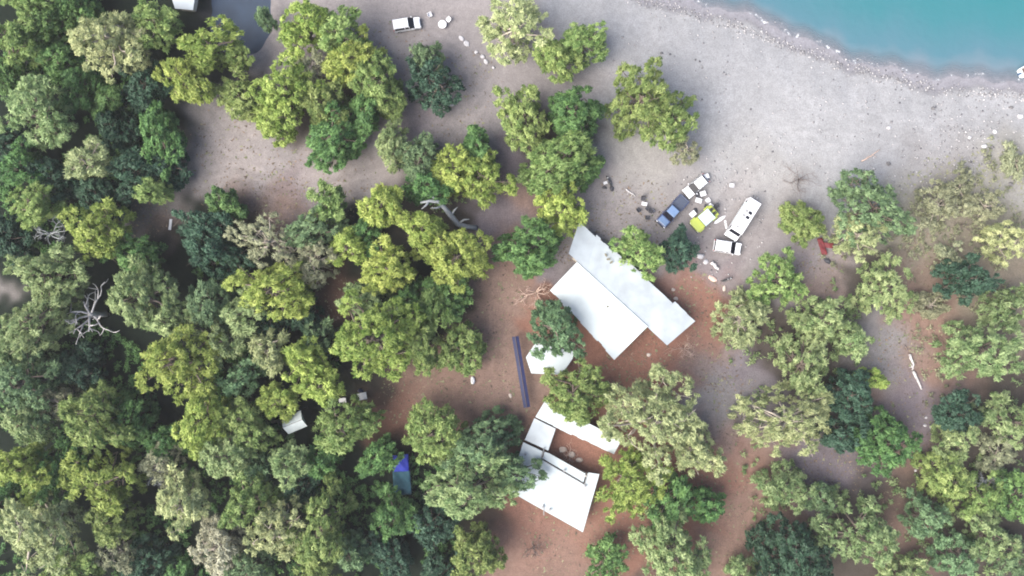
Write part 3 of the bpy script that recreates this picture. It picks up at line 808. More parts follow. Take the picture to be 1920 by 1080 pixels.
def undergrowth():
    """low leaves and litter plants that close the floor of the wood and the scrub"""
    rng = np.random.default_rng(77)
    def scatter(spots, n, nl, name, lf, label, hz):
        c = []
        for px, py, r in spots:
            k = max(6, int(n * r * r / 3000)); a = rng.uniform(0, 6.28, k); q = r * np.sqrt(rng.random(k))
            for i in range(k):
                p = P(px + q[i] * math.cos(a[i]), py + q[i] * math.sin(a[i])); c.append((p.x, p.y, rng.uniform(.15, hz)))
        c = np.array(c); c[:, 2] += ground_z(c[:, 0], c[:, 1])
        o = np.tile(np.array((0, 0, 1.0)), (len(c), 1))
        V, F, t = leaves_np(rng, c, o, rng.uniform(.35, .8, len(c)), nl, .34, .18)
        NTRI[0] += len(F)
        tag(link(name, leaf_mesh(name, V, F, t), LEAF[lf]), label, 'undergrowth', kind='stuff')
    scatter([(60, 120, 70), (140, 60, 60), (240, 220, 80), (180, 340, 80), (60, 440, 60), (300, 330, 30), (200, 690, 80), (100, 780, 60), (280, 840, 60), (430, 700, 60), (500, 830, 60),
             (600, 900, 60), (680, 950, 60), (400, 900, 60), (300, 1000, 60), (250, 1040, 50), (470, 620, 60), (620, 650, 40), (420, 510, 50), (560, 530, 40), (760, 900, 50), (850, 860, 40), (780, 600, 40), (30, 650, 60), (10, 760, 45), (10, 930, 40), (15, 1060, 45), (130, 1050, 50), (570, 1060, 50), (480, 1060, 45), (830, 1040, 40), (380, 1070, 45), (700, 1060, 40), (10, 350, 45), (250, 760, 45), (150, 620, 40)],
            60, 28, 'undergrowth', 'G', 'dark low undergrowth filling the gaps of the dense wood', 1.2)
    scatter([(1760, 400, 60), (1850, 340, 50), (1870, 420, 50), (1700, 480, 40), (1790, 560, 50), (1740, 640, 40), (1890, 520, 40), (1640, 560, 40), (1570, 470, 35), (1800, 460, 40), (1880, 290, 40), (1720, 430, 50), (1830, 480, 50), (1890, 600, 45), (1760, 730, 40), (1700, 560, 40), (1640, 470, 40)],
            24, 22, 'dry_grass', 'O', 'dry straw coloured grass and herbs behind the beach', .35)
    scatter([(1560, 620, 50), (1430, 640, 40), (1560, 740, 50), (1850, 760, 50), (1870, 900, 60), (1700, 900, 40), (1760, 1000, 50), (1860, 1040, 50), (1540, 1000, 40), (640, 230, 50), (1040, 280, 40), (830, 370, 40), (1600, 700, 30), (1480, 620, 45), (1580, 560, 45), (1430, 760, 40), (1540, 680, 40), (1440, 950, 40), (1700, 1040, 45), (1800, 940, 50), (1880, 700, 45), (1640, 920, 40), (1390, 660, 30), (1410, 860, 30)],
            26, 26, 'scrub', 'L', 'low green scrub between the trees', .7)



def loose(name, label, spots, colr, tip, size, seed, line=None, stones=False):
    """small loose pieces lying on the ground: too many to count, one object"""
    rng = np.random.default_rng(seed); c = []
    for px, py, r, n in spots:
        a = rng.uniform(0, 6.283, n); q = r * np.sqrt(rng.random(n))
        k = CAM_H / FPX
        c.append(np.stack([(px + q * np.cos(a) - 960) * k, (540 - py - q * np.sin(a)) * k], 1))
    if line:
        x = rng.uniform(line[0], line[1], line[2]); y = np.interp(x, _sx, _sy)
        c.append(np.stack([x, y - np.abs(rng.normal(line[3], line[4], len(x)))], 1))
    c = np.concatenate(c); z = ground_z(c[:, 0], c[:, 1]); N = len(c)
    s = size * (.5 + rng.random(N) ** 2 * 1.6)
    if stones:
        b = np.array([(1, 0, 0), (0, 1, 0), (-1, 0, 0), (0, -1, 0), (0, 0, .7), (.1, 0, -.5)], float)
        V = b[None] * s[:, None, None] * rng.uniform(.6, 1.3, (N, 6, 1)); f = np.array([(0, 1, 4), (1, 2, 4), (2, 3, 4), (3, 0, 4), (1, 0, 5), (2, 1, 5), (3, 2, 5), (0, 3, 5)])
    else:
        b = np.array([(-.4, -.5, 0), (.4, -.5, .1), (0, .8, .25)], float); f = np.array([(0, 1, 2)])
        V = np.tile(b[None], (N, 1, 1)) * s[:, None, None] * rng.uniform(.5, 1.5, (N, 1, 3))
    a = rng.uniform(0, 6.283, N); ca, sa = np.cos(a)[:, None], np.sin(a)[:, None]
    V = np.stack([V[..., 0] * ca - V[..., 1] * sa, V[..., 0] * sa + V[..., 1] * ca, V[..., 2]], 2) + np.stack([c[:, 0], c[:, 1], z + .02], 1)[:, None]
    F = (np.arange(N)[:, None, None] * len(b) + f[None]).reshape(-1, 3)
    NTRI[0] += len(F)
    tag(link(name, leaf_mesh(name, V.reshape(-1, 3), F, np.repeat(rng.random(N), len(b))), leaf_mat(name + '_mix', colr, tip, 0.0, .9)), label, 'ground cover', kind='stuff')


SOIL = [(930, 560, 70, 300), (900, 700, 80, 420), (780, 740, 70, 320), (960, 790, 50, 200), (1200, 680, 70, 420), (1310, 570, 60, 330), (1330, 680, 60, 260), (1060, 1010, 90, 420), (1200, 990, 70, 360), (1350, 900, 80, 460), (1390, 1010, 70, 320), (1380, 760, 60, 220),
        (1560, 880, 60, 260), (1670, 670, 60, 220), (1740, 640, 60, 380), (1720, 790, 60, 260), (1740, 500, 70, 380), (450, 300, 110, 460), (620, 335, 90, 300), (530, 375, 60, 260), (270, 400, 50, 200), (860, 180, 90, 260), (740, 110, 80, 200), (1180, 400, 80, 320), (1060, 460, 40, 160), (1530, 500, 60, 240), (620, 560, 50, 160), (1700, 960, 60, 240)]
loose('leaf_litter', 'brown fallen needles and twigs strewn over earth and lanes', SOIL, (.055, .042, .034), (.15, .105, .080), .17, 5)
loose('grass_tufts', 'scattered dry grass tufts on the open earth', [(a_, b_, r_ * .95, n_ // 3) for a_, b_, r_, n_ in SOIL] + [(1780, 400, 110, 900), (1880, 330, 70, 420)], (.085, .10, .05), (.20, .19, .12), .19, 6)
loose('shingle', 'loose grey stones and wrack on the beach', [(1400, 180, 160, 200), (1650, 240, 140, 300), (1830, 250, 90, 300), (1250, 90, 120, 120), (1420, 330, 90, 140), (1780, 300, 90, 420), (1330, 420, 110, 260)], (.07, .07, .08), (.36, .35, .36), .10, 7, (18, 86, 1500, 2.0, .55), True)

undergrowth()
print('leaf triangles', NTRI[0])

# ------------------------------------------------------------------ buildings
def roof_mat(name, col, dirt=.10):
    m = mat(name, col, .55, dirt, .35, bump=.12, bscale=3)
    return m


ROOFW = roof_mat('white_roof_sheet', (.325, .365, .390), .15)
ROOFG = roof_mat('dull_white_roof_sheet', (.342, .374, .402), .20)
ROOFP = roof_mat('pale_terrace_concrete', (.29, .285, .30), .15)
WALLC = mat('plaster_wall', (.45, .41, .36), .9, .15, 1.5)
WOODD = mat('dark_timber', (.09, .06, .045), .8, .3, 5)
STEELG = mat('grey_gutter_metal', (.20, .20, .21), .5, .1, 3)
GLASSD = mat('dark_glass', (.010, .010, .016), .12, spec=.10)
LITTER = mat('needle_litter', (.14, .13, .10), .95, .4, 6)


def slab(corners, th=.10):
    """roof sheet through corner points (x,y,z), ccw seen from above, with thickness"""
    n = len(corners); mb = MB()
    top = [Vector(c) for c in corners]; lo = [c - Vector((0, 0, th)) for c in top]
    return mb.add(top + lo, [tuple(range(n)), tuple(range(n, 2 * n))[::-1]] + [(i, n + i, n + (i + 1) % n, (i + 1) % n) for i in range(n)])


def sheets(root, a, b, c, d, n, m, seed, jag=.14):
    """a roof slope of n overlapping sheets: upper edge a->b, lower edge d->c; every sheet a part"""
    rg = random.Random(seed)
    a, b, c, d = [Vector(q) for q in (a, b, c, d)]
    for i in range(n):
        t0, t1 = i / n, (i + 1) / n
        u0, u1, l0, l1 = a.lerp(b, t0), a.lerp(b, t1), d.lerp(c, t0), d.lerp(c, t1)
        e = rg.uniform(-.02, jag) if rg.random() < .8 else rg.uniform(jag, jag * 2)
        l0 = l0 + (l0 - u0).normalized() * e; l1 = l1 + (l1 - u1).normalized() * (e + rg.uniform(-.03, .03))
        k = (u1 - u0).normalized() * .03; z = Vector((0, 0, (.022 if i % 2 else 0) + rg.uniform(0, .012)))
        slab(ccw([u0 - k + z, u1 + k + z, l1 + k + z, l0 - k + z]), .03).build('roof_sheet', m, root)


def local(root, pts): return [Vector(p) - root.location for p in pts]


def wall_ring(root, pts, z0, z1, th=.2, name='wall'):
    """one wall per side of a footprint given as world (x,y) points; each wall is a part"""
    L = root.location; n = len(pts)
    for i in range(n):
        a = Vector((pts[i][0], pts[i][1], 0)); b = Vector((pts[(i + 1) % n][0], pts[(i + 1) % n][1], 0))
        d = (b - a).normalized(); nn = Vector((-d.y, d.x, 0)) * th
        a2, b2 = a + d * (th * .52), b - d * (th * .52)
        mb = MB(); mb.prism([(a2 - L)[:2], (b2 - L)[:2], (b2 + nn - L)[:2], (a2 + nn - L)[:2]], z0, z1)
        w = mb.build(name, WALLC, root)
        ln = (b - a).length
        if ln > 3.0 and i % 2 == 0:                                   # a window and a door let into the long walls
            for t, wd, za, zb, nm in ((.3, .9, 1.0, 2.0, 'window'), (.65, .9, .05, 2.05, 'door')):
                c = a.lerp(b, t); e = d * wd / 2; o = -Vector((-d.y, d.x, 0)) * .02
                q = MB(); q.prism([(c - e + o - L)[:2], (c + e + o - L)[:2], (c + e + o * -2 - L)[:2], (c - e + o * -2 - L)[:2]], za, zb)
                q.build(nm, GLASSD if nm == 'window' else WOODD, w)


def inset(pts, k):
    c = sum((Vector((p[0], p[1], 0)) for p in pts), Vector()) / len(pts)
    return [((Vector((p[0], p[1], 0)) - c) * k + c)[:2] for p in pts]


def ccw(pts):
    a = sum(pts[i][0] * pts[(i + 1) % len(pts)][1] - pts[(i + 1) % len(pts)][0] * pts[i][1] for i in range(len(pts)))
    return list(pts) if a > 0 else list(pts)[::-1]


# the long gabled building
ZR, ZE = 4.7, 3.3
ra, rb = P(1066, 477, ZR), P(1250, 648, ZR)
root = empty('long_building', P(1160, 560))
def R1(px, py, z): return P(px, py, z) - root.location
sheets(root, R1(1081.5, 492, ZR), R1(1214, 612, ZR), R1(1154, 672, ZE), R1(1032, 544, ZE), 15, ROOFW, 3)
def ridge(t): return R1(1066 + 184 * t, 476 + 172 * t, ZR)
UPV = Vector((.05, .05, -.05))
sheets(root, ridge(0) + UPV, ridge(.47) + UPV, R1(1172, 492, ZE), R1(1086, 417, ZE), 11, ROOFG, 4, .2)
sheets(root, ridge(.47) + UPV, ridge(.78) + UPV, R1(1261, 568, ZE), R1(1174, 489, ZE), 7, ROOFG, 5, .2)
sheets(root, ridge(.78) + UPV, ridge(1.0) + UPV, R1(1302, 603, ZE), R1(1264, 567, ZE), 5, ROOFG, 6, .25)
MB().tube([R1(1081, 491, ZR + .03), R1(1215, 613, ZR + .03)], .07, 6).build('ridge_cap', ROOFW, root)
rg = random.Random(8)
for px, py in ((1140, 574), (1163, 618), (1162, 626)):
    t_ = ((px - 1082) * .72 + (py - 492) * .69); zz = ZR - (ZR - ZE) * max(0, ((-(px - 1082) * .68 + (py - 492) * .73)) / 72)
    me = blob(.32, .24, .04, px, 1); link('leaf_litter', me, LITTER, root, loc=R1(px, py, zz + .01), rot=(0, 0, rg.uniform(0, 3)))
for px, py in ((1136, 478), (1141, 486), (1146, 492), (1156, 520)):
    me = blob(.38, .2, .05, px, 1); link('leaf_litter', me, LITTER, root, loc=R1(px, py, ZE + .55), rot=(0, -.1, rg.uniform(0, 3)))
wall_ring(root, ccw(inset([P(1066, 480, 2), P(1095, 425, 2), P(1292, 603, 2), P(1250, 645, 2)], .93)), 0, 3.15)
wall_ring(root, ccw(inset([P(1083, 500, 2), P(1037, 546, 2), P(1154, 666, 2), P(1206, 613, 2)], .90)), 0, 3.1)
tag(root, 'long white gabled building with stepped grey slope beside the parking place', 'building')

# the building round a small courtyard
root = empty('courtyard_building', P(1060, 870))
def R2(px, py, z): return P(px, py, z) - root.location
sheets(root, R2(1022, 752, 3.3), R2(1165, 825, 3.3), R2(1151, 851, 2.95), R2(1004, 782, 2.95), 13, ROOFW, 7)
slab(ccw([R2(1002, 784, 2.7), R2(1042, 804, 2.7), R2(1028, 845, 2.7), R2(984, 825, 2.7)]), .16).build('terrace_roof', ROOFG, root, bevel=.02)
slab(ccw([R2(981, 829, 3.0), R2(1017, 846, 3.0), R2(1014, 861, 3.0), R2(1096, 909, 3.0), R2(1103, 886, 3.0), R2(1124, 889, 3.0), R2(1093, 998, 3.0), R2(953, 920, 3.0)]), .14).build('roof', ROOFW, root, bevel=.02)
slab(ccw([R2(1021, 847, 2.90), R2(1030, 850, 2.90), R2(1092, 885, 2.90), R2(1098, 888, 2.90), R2(1094, 905, 2.90), R2(1018, 860, 2.90)]), .1).build('veranda_roof', ROOFW, root, bevel=.02)
for a, b, z in (((1014, 861), (1096, 909), 3.04), ((1014, 861), (1021, 839), 3.04), ((1096, 909), (1102, 887), 3.04)):
    MB().tube([R2(*a, z), R2(*b, z)], .075, 6).build('gutter', STEELG, root)
for px, py in ((1012, 862), (1097, 911), (1058, 882), (985, 851), (1018, 950), (1031, 955)):
    q = MB(); q.tube([(0, 0, 0), (0, 0, .34)], .13, 8); q.tube([(0, 0, .34), (0, 0, .42)], .19, 8)
    q.build('roof_vent', STEELG, root, loc=R2(px, py, 3.05))
MB().tube([R2(1019, 945, 3.1), R2(1020, 966, 3.1)], .06, 6).build('roof_pipe', STEELG, root)
wall_ring(root, ccw(inset([P(1020, 757, 2), P(1160, 827, 2), P(1148, 848, 2), P(1008, 782, 2)], .95)), 0, 2.75)
wall_ring(root, ccw(inset([P(984, 838, 2), P(1118, 895, 2), P(1092, 988, 2), P(960, 916, 2)], .93)), 0, 2.8)
wall_ring(root, ccw(inset([P(1004, 788, 2), P(1040, 806, 2), P(1026, 840, 2), P(988, 823, 2)], .90)), 0, 2.5)
tag(root, 'white roofed building folded around a small red earth courtyard', 'building')

# the small hut
root = empty('small_hut', P(1030, 675))
def R3(px, py, z): return P(px, py, z) - root.location
slab(ccw([R3(986, 670, 2.5), R3(1004, 643, 2.6), R3(1082, 660, 2.6), R3(1053, 703, 2.4), R3(996, 700, 2.4)]), .1).build('roof', ROOFW, root, bevel=.02)
wall_ring(root, ccw(inset([P(990, 670, 2), P(1005, 648, 2), P(1076, 663, 2), P(1051, 698, 2), P(998, 696, 2)], .92)), 0, 2.3)
tag(root, 'small white roofed hut beside the long navy canopy', 'hut')

# the grey roof at the top edge
root = empty('grey_roofed_hut', P(342, 10))
def R4(px, py, z): return P(px, py, z) - root.location
slab(ccw([R4(314, -28, 2.9), R4(368, -22, 2.9), R4(362, 19, 2.6), R4(328, 16, 2.6)]), .12).build('roof', ROOFG, root, bevel=.02)
wall_ring(root, ccw(inset([P(316, -22, 2), P(366, -18, 2), P(360, 16, 2), P(329, 13, 2)], .9)), 0, 2.5)
tag(root, 'pale grey roofed hut half out of frame beside the pond', 'hut')

# the long navy canopy on posts
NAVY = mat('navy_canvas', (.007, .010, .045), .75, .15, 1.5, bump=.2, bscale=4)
NAVY2 = mat('lighter_navy_canvas', (.016, .021, .080), .75, .15, 1.5, bump=.2, bscale=4)  # lighter navy for the canopy's second slope
root = empty('navy_canopy', P(977, 698))
a, b = P(966, 631, 2.2) - root.location, P(988, 764, 2.2) - root.location
d = (b - a).normalized(); s = Vector((-d.y, d.x, 0))
dn = Vector((0, 0, -.22))
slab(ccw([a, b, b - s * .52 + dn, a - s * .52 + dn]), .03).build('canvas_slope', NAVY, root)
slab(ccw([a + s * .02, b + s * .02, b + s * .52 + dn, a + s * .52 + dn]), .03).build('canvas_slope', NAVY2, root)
MB().tube([a - d * .05 + Vector((0, 0, .02)), b + d * .05 + Vector((0, 0, .02))], .04, 6).build('ridge_pole', WOODD, root)
for i in range(6):
    for k in (-.46, .46):
        p = a.lerp(b, (i + .05) / 5.1) + s * k; MB().tube([(p.x, p.y, 0), (p.x, p.y, 1.97)], .035, 6).build('post', WOODD, root)
tag(root, 'long narrow navy canopy on posts along the brown lane', 'canopy')

# tent and tarp in the wood
TENT = mat('pale_grey_tent_cloth', (.46, .51, .53), .8, .1, 2, bump=.15, bscale=3)
root = empty('ridge_tent', P(548, 797), 0)
a, b = P(530, 802, 4.4) - root.location, P(566, 787, 4.4) - root.location
d = (b - a).normalized(); s = Vector((-d.y, d.x, 0)); dn = Vector((0, 0, -1.3))
slab(ccw([a, b, b - s * 1.3 + dn, a - s * 1.3 + dn]), .02).build('tent_side', TENT, root)
slab(ccw([a + s * .02, b + s * .02, b + s * 1.3 + dn, a + s * 1.3 + dn]), .02).build('tent_side', TENT, root)
for e, k in ((a, 1), (b, -1)):
    q = e + d * .05 * k
    MB().add([q + Vector((0, 0, -.06)), q - s * 1.22 + dn + Vector((0, 0, .05)), q + s * 1.22 + dn + Vector((0, 0, .05))], [(0, 1, 2)]).build('tent_end', TENT, root)
MB().tube([a - d * .1, b + d * .1], .03, 6).build('ridge_pole', WOODD, root)
for e in (a, b):
    for k in (-1.25, 1.25):
        q = e + s * k; MB().tube([(q.x, q.y, 0), (q.x, q.y, 3.1)], .05, 6).build('post', WOODD, root)
tag(root, 'pale grey ridge tent on posts half hidden under the pines', 'tent')

def cloth(w, l, z, seed, amp=.10, nx=10, ny=18):
    rg = random.Random(seed); mb = MB(); ph = [rg.uniform(0, 6) for _ in range(4)]
    f = lambda x, y: z + amp * (math.sin(x * 2.3 + ph[0] + y * .8) + .6 * math.sin(y * 2.9 + ph[1]) + .5 * math.sin(x * 5 + y * 3 + ph[2])) - .05 * (x * x + y * y * .3)
    v = [(w * (i / nx - .5), l * (j / ny - .5), f(w * (i / nx - .5), l * (j / ny - .5))) for j in range(ny + 1) for i in range(nx + 1)]
    return mb.add(v, [(j * (nx + 1) + i, j * (nx + 1) + i + 1, (j + 1) * (nx + 1) + i + 1, (j + 1) * (nx + 1) + i) for j in range(ny) for i in range(nx)])

def thick(o, t=.02): m_ = o.modifiers.new('solid', 'SOLIDIFY'); m_.thickness = t; return o

BLUE = mat('bright_blue_tarp', (.004, .014, .22), .8, .15, 1.5); TEAL = mat('faded_teal_tarp', (.010, .050, .075), .9, .2, 1.5)
root = empty('tarp_shelter', P(757, 885), R_(4))
thick(cloth(2.4, 2.6, 2.35, 3).build('tarp', BLUE, root, smooth=True, loc=(0, 1.9, 0)))
thick(cloth(2.7, 3.8, 2.15, 6).build('tarp', TEAL, root, smooth=True, loc=(-.05, -1.2, 0)))
for x, y in ((-1.1, 3.0), (1.1, 3.0), (-1.15, -2.9), (1.15, -2.9), (-1.15, .6), (1.15, .6)):
    MB().tube([(x, y, 0), (x, y, 2.05)], .035, 6).build('pole', WOODD, root)
tag(root, 'bright blue tarp shelter with faded teal end among the pines', 'tarp')

# ------------------------------------------------------------------ vehicles
TYRE = mat('tyre_rubber', (.018, .018, .018), .9); RIM = mat('wheel_rim', (.35, .35, .36), .35, metal=.8)
WHITEP = mat('white_car_paint', (.55, .56, .60), .35, .03, 3, coat=.4); BLUEP = mat('dark_blue_car_paint', (.022, .035, .10), .3, .06, 3, coat=.8)
YELP = mat('yellow_car_paint', (.31, .36, .06), .4, .06, 3, coat=.3); SKYB = mat('sky_sheen_blue_paint', (.105, .165, .285), .35, .06, 3, coat=.5); BLACKP = mat('black_plastic', (.02, .02, .022), .6)  # pickup roof and bonnet: sky reflection painted in as lighter blue
CANVAS = mat('pale_canvas', (.34, .42, .44), .85, .08, 2, bump=.2, bscale=6); LAMPW = mat('headlamp_glass', (.75, .76, .78), .1); LAMPR = mat('tail_lamp_glass', (.35, .02, .02), .2)
BEDM = mat('pickup_bed_liner', (.035, .045, .075), .8, .2, 3)


def wheel(root, x, y, r=.34, w=.22):
    q = MB(); n = 14
    q.tube([(0, -w / 2, 0), (0, -w * .38, 0), (0, w * .38, 0), (0, w / 2, 0)], [r * .88, r, r, r * .88], n)
    t = q.build('wheel', TYRE, root, smooth=False, loc=(x, y, r))
    sgn = 1 if y > 0 else -1
    MB().tube([(0, sgn * w * .30, 0), (0, sgn * (w * .5 + .012), 0)], [r * .62, r * .55], 12).build('rim', RIM, t)


def lamps(root, xf, xr, hw, zf, zr):
    for s_ in (-1, 1):
        MB().box(xf - .10, xf + .015, s_ * (hw - .22) - .13, s_ * (hw - .22) + .13, zf - .07, zf + .07).build('headlight', LAMPW, root, bevel=.02)
        MB().box(xr - .015, xr + .06, s_ * (hw - .13) - .08, s_ * (hw - .13) + .08, zr - .13, zr + .13).build('tail_light', LAMPR, root, bevel=.02)


def mirrors(root, x, hw, z, m):
    for s_ in (-1, 1):
        MB().box(x - .06, x + .06, s_ * (hw + .10) - .10, s_ * (hw + .10) + .10, z - .07, z + .08).build('mirror', m, root, bevel=.02)


def vehicle(name, px, py, head, L, W, paint, style, label):
    """head: direction the vehicle faces, as a photo vector"""
    root = empty(name, P(px, py) + Vector((0, 0, 0)), math.atan2(-head[1], head[0]))
    root.location.z = float(ground_z(np.array([root.location.x]), np.array([root.location.y]))[0])
    f, r, hw = L / 2, -L / 2, W / 2
    for x in (f - L * .17, r + L * .19):
        for y in (-hw + .10, hw - .10): wheel(root, x, y, .36 if style in ('pickup', 'jeep', 'camper') else .32)
    if style == 'hatch':
        prof = [(r, .30), (r - .0, .75), (r + .10, .95), (f - 1.15, .98), (f - .12, .80), (f, .62), (f, .30)]
        MB().side(prof, -hw, hw, .06, .7).build('body', paint, root, bevel=.06)
        g0, g1 = r + .12, f - 1.05
        MB().side([(g0, .93), (g0 + .42, 1.42), (g1 - .95, 1.45), (g1 + .05, .97)], -hw + .08, hw - .08, .12, 1.2).build('window', GLASSD, root, bevel=.03)
        MB().box(g0 + .36, g1 - .88, -hw + .17, hw - .17, 1.40, 1.49, .05, .05).build('roof', paint, root, bevel=.03)
        for x in (g0 + .30, (g0 + g1) / 2 - .25, g1 - .62):
            for s_ in (-1, 1): MB().tube([(x, s_ * (hw - .07), .94), (x + (.05 if x < 0 else -.12), s_ * (hw - .19), 1.43)], .04, 5).build('pillar', paint, root)
        lamps(root, f, r, hw, .66, .78); mirrors(root, g1 - .25, hw, 1.0, paint)
        MB().box(f - .04, f + .05, -hw + .1, hw - .1, .30, .50).build('bumper', BLACKP, root, bevel=.03)
        MB().box(r - .05, r + .04, -hw + .1, hw - .1, .30, .50).build('bumper', BLACKP, root, bevel=.03)
    elif style == 'wagon':                                            # a tall van-like car with a flat roof
        MB().side([(r, .32), (r, 1.0), (f - .95, 1.05), (f - .10, .92), (f, .70), (f, .32)], -hw, hw, .05, .9).build('body', paint, root, bevel=.07)
        MB().side([(r + .03, 1.0), (r + .12, 1.72), (f - 1.85, 1.74), (f - .92, 1.03)], -hw + .05, hw - .05, .10, 1.4).build('window', GLASSD, root, bevel=.03)
        MB().box(r + .06, f - 1.78, -hw + .10, hw - .10, 1.70, 1.82, .05, .05).build('roof', paint, root, bevel=.04)
        for x in (r + .16, -.35, f - 1.78):
            for s_ in (-1, 1): MB().tube([(x, s_ * (hw - .045), 1.0), (x, s_ * (hw - .14), 1.74)], .06, 5).build('pillar', paint, root)
        for s_ in (-1, 1): MB().tube([(r + .3, s_ * (hw - .22), 1.86), (f - 1.75, s_ * (hw - .22), 1.86)], .02, 5).build('roof_rail', RIM, root)
        lamps(root, f, r, hw, .76, 1.05); mirrors(root, f - 1.25, hw, 1.1, paint)
        MB().box(f - .04, f + .06, -hw + .1, hw - .1, .32, .56).build('bumper', BLACKP, root, bevel=.03)
    elif style == 'pickup':
        MB().side([(r, .45), (r, .98), (f - 1.45, 1.02), (f - .15, .96), (f, .78), (f, .42)], -hw, hw, .05, .9).build('body', paint, root, bevel=.08)
        c0, c1 = r + 2.05, f - 1.35
        MB().side([(c0, 1.0), (c0 + .22, 1.62), (c1 - .72, 1.66), (c1, 1.02)], -hw + .07, hw - .07, .13, 1.4).build('window', GLASSD, root, bevel=.03)
        MB().box(c0 + .18, c1 - .66, -hw + .19, hw - .19, 1.62, 1.72, .06, .05).build('roof', SKYB, root, bevel=.04)
        MB().box(c1 + .04, f - .22, -hw + .18, hw - .18, .97, 1.05, .10, .12).build('bonnet', SKYB, root, bevel=.04)
        for x, t in ((c0 + .06, .12), ((c0 + c1) / 2, -.05), (c1 - .16, -.5)):
            for s_ in (-1, 1): MB().tube([(x, s_ * (hw - .08), 1.0), (x + t, s_ * (hw - .20), 1.64)], .045, 5).build('pillar', paint, root)
        MB().box(r + .08, c0 - .06, -hw + .12, hw - .12, .985, 1.0).build('cargo_bed', BEDM, root)
        for s_ in (-1, 1): MB().box(r + .02, c0 - .05, s_ * (hw - .06) - .05, s_ * (hw - .06) + .05, .96, 1.14).build('bed_side', paint, root, bevel=.02)
        MB().box(r - .0, r + .08, -hw + .12, hw - .12, .96, 1.13).build('tailgate', paint, root, bevel=.02)
        lamps(root, f, r, hw, .80, .85); mirrors(root, c1 - .3, hw, 1.12, paint)
        MB().box(f - .04, f + .08, -hw + .06, hw - .06, .40, .62).build('bumper', BLACKP, root, bevel=.04)
    elif style == 'jeep':
        MB().side([(r, .45), (r, 1.0), (f - 1.5, 1.0), (f - 1.42, 1.08), (f - .08, 1.0), (f, .9), (f, .45)], -hw + .18, hw - .18, .02, .9).build('body', paint, root, bevel=.05)
        for x in (f - L * .17, r + L * .19):
            for s_ in (-1, 1): MB().box(x - .50, x + .50, s_ * (hw - .10) - .13, s_ * (hw - .10) + .13, .72, .82, .08, .0).build('fender', paint, root, bevel=.03)
        MB().box(f - 1.50, f - 1.44, -hw + .22, hw - .22, 1.08, 1.62).build('windscreen', GLASSD, root)
        MB().box(r + .9, f - 1.35, -hw + .2, hw - .2, 1.66, 1.72, .05, .08).build('canvas_top', CANVAS, root, bevel=.03)
        for x in (f - 1.47, r + .95, r + .1):
            MB().tube([(x, -hw + .24, 1.0), (x, -hw + .26, 1.66), (x, hw - .26, 1.66), (x, hw - .24, 1.0)], .035, 6).build('roll_bar', BLACKP, root)
        for x in (-.05, r + .55):
            for s_ in (-.38, .38):
                MB().box(x - .22, x + .22, s_ - .22, s_ + .22, 1.0, 1.16).box(x - .28, x - .18, s_ - .21, s_ + .21, 1.1, 1.55).build('seat', BLACKP, root, bevel=.03)
        MB().tube([(r - .02, 0, .95), (r - .24, 0, .95)], [.33, .33], 14).build('spare_wheel', TYRE, root)
        MB().box(f - .02, f + .12, -hw + .12, hw - .12, .45, .6).build('bumper', BLACKP, root, bevel=.03)
        lamps(root, f, r, hw - .12, .82, .82)
    elif style == 'camper':
        MB().side([(r, .45), (r, 2.45), (r + .1, 2.55), (f - 1.55, 2.55), (f - 1.15, 2.35), (f - .75, 1.30), (f - .10, 1.05), (f, .85), (f, .42)], -hw, hw, .07, 1.6).build('body', paint, root, bevel=.08)
        q = MB(); q.add([(f - 1.09, -hw + .2, 2.24), (f - .76, -hw + .12, 1.36), (f - .76, hw - .12, 1.36), (f - 1.09, hw - .2, 2.24)], [(0, 1, 2, 3)])
        o_ = q.build('windscreen', GLASSD, root); o_.location.x += .02
        for x in (f - L * .68, f - L * .56):
            o_ = MB().box(x - .24, x + .24, -.02, .58, 2.55, 2.63, .03, .03).build('roof_hatch', GLASSD, root, bevel=.02)
            o_ = MB().box(x - .24, x + .24, -.66, -.1, 2.55, 2.61, .03, .03).build('roof_hatch', STEELG, root, bevel=.02)
        MB().box(f - 1.95, f - 1.6, -.55, -.05, 2.55, 2.64, .04, .04).build('roof_vent', STEELG, root, bevel=.02)
        for s_ in (-1, 1):
            for x0, x1 in ((f - 1.55, f - .95), (r + .6, r + 1.7), (r + 2.2, r + 3.1)):
                MB().box(x0, x1, s_ * (hw - .02) - .03, s_ * (hw - .02) + .03, 1.4, 1.95).build('window', GLASSD, root)
        MB().box(r + 1.0, f - 1.8, -hw - .16, -hw + .02, 2.22, 2.38).build('rolled_awning', CANVAS, root, bevel=.04)
        MB().box(r - .30, r - .02, -.6, .6, .5, .58).build('rear_step', STEELG, root)
        lamps(root, f, r, hw, .92, 1.1); mirrors(root, f - .95, hw + .05, 1.5, BLACKP)
        MB().box(f - .04, f + .07, -hw + .06, hw - .06, .40, .66).build('bumper', BLACKP, root, bevel=.04)
    tag(root, label, 'car' if style in ('hatch', 'wagon', 'jeep') else ('pickup' if style == 'pickup' else 'camper van'), 'vehicles parked near the beach')
    return root


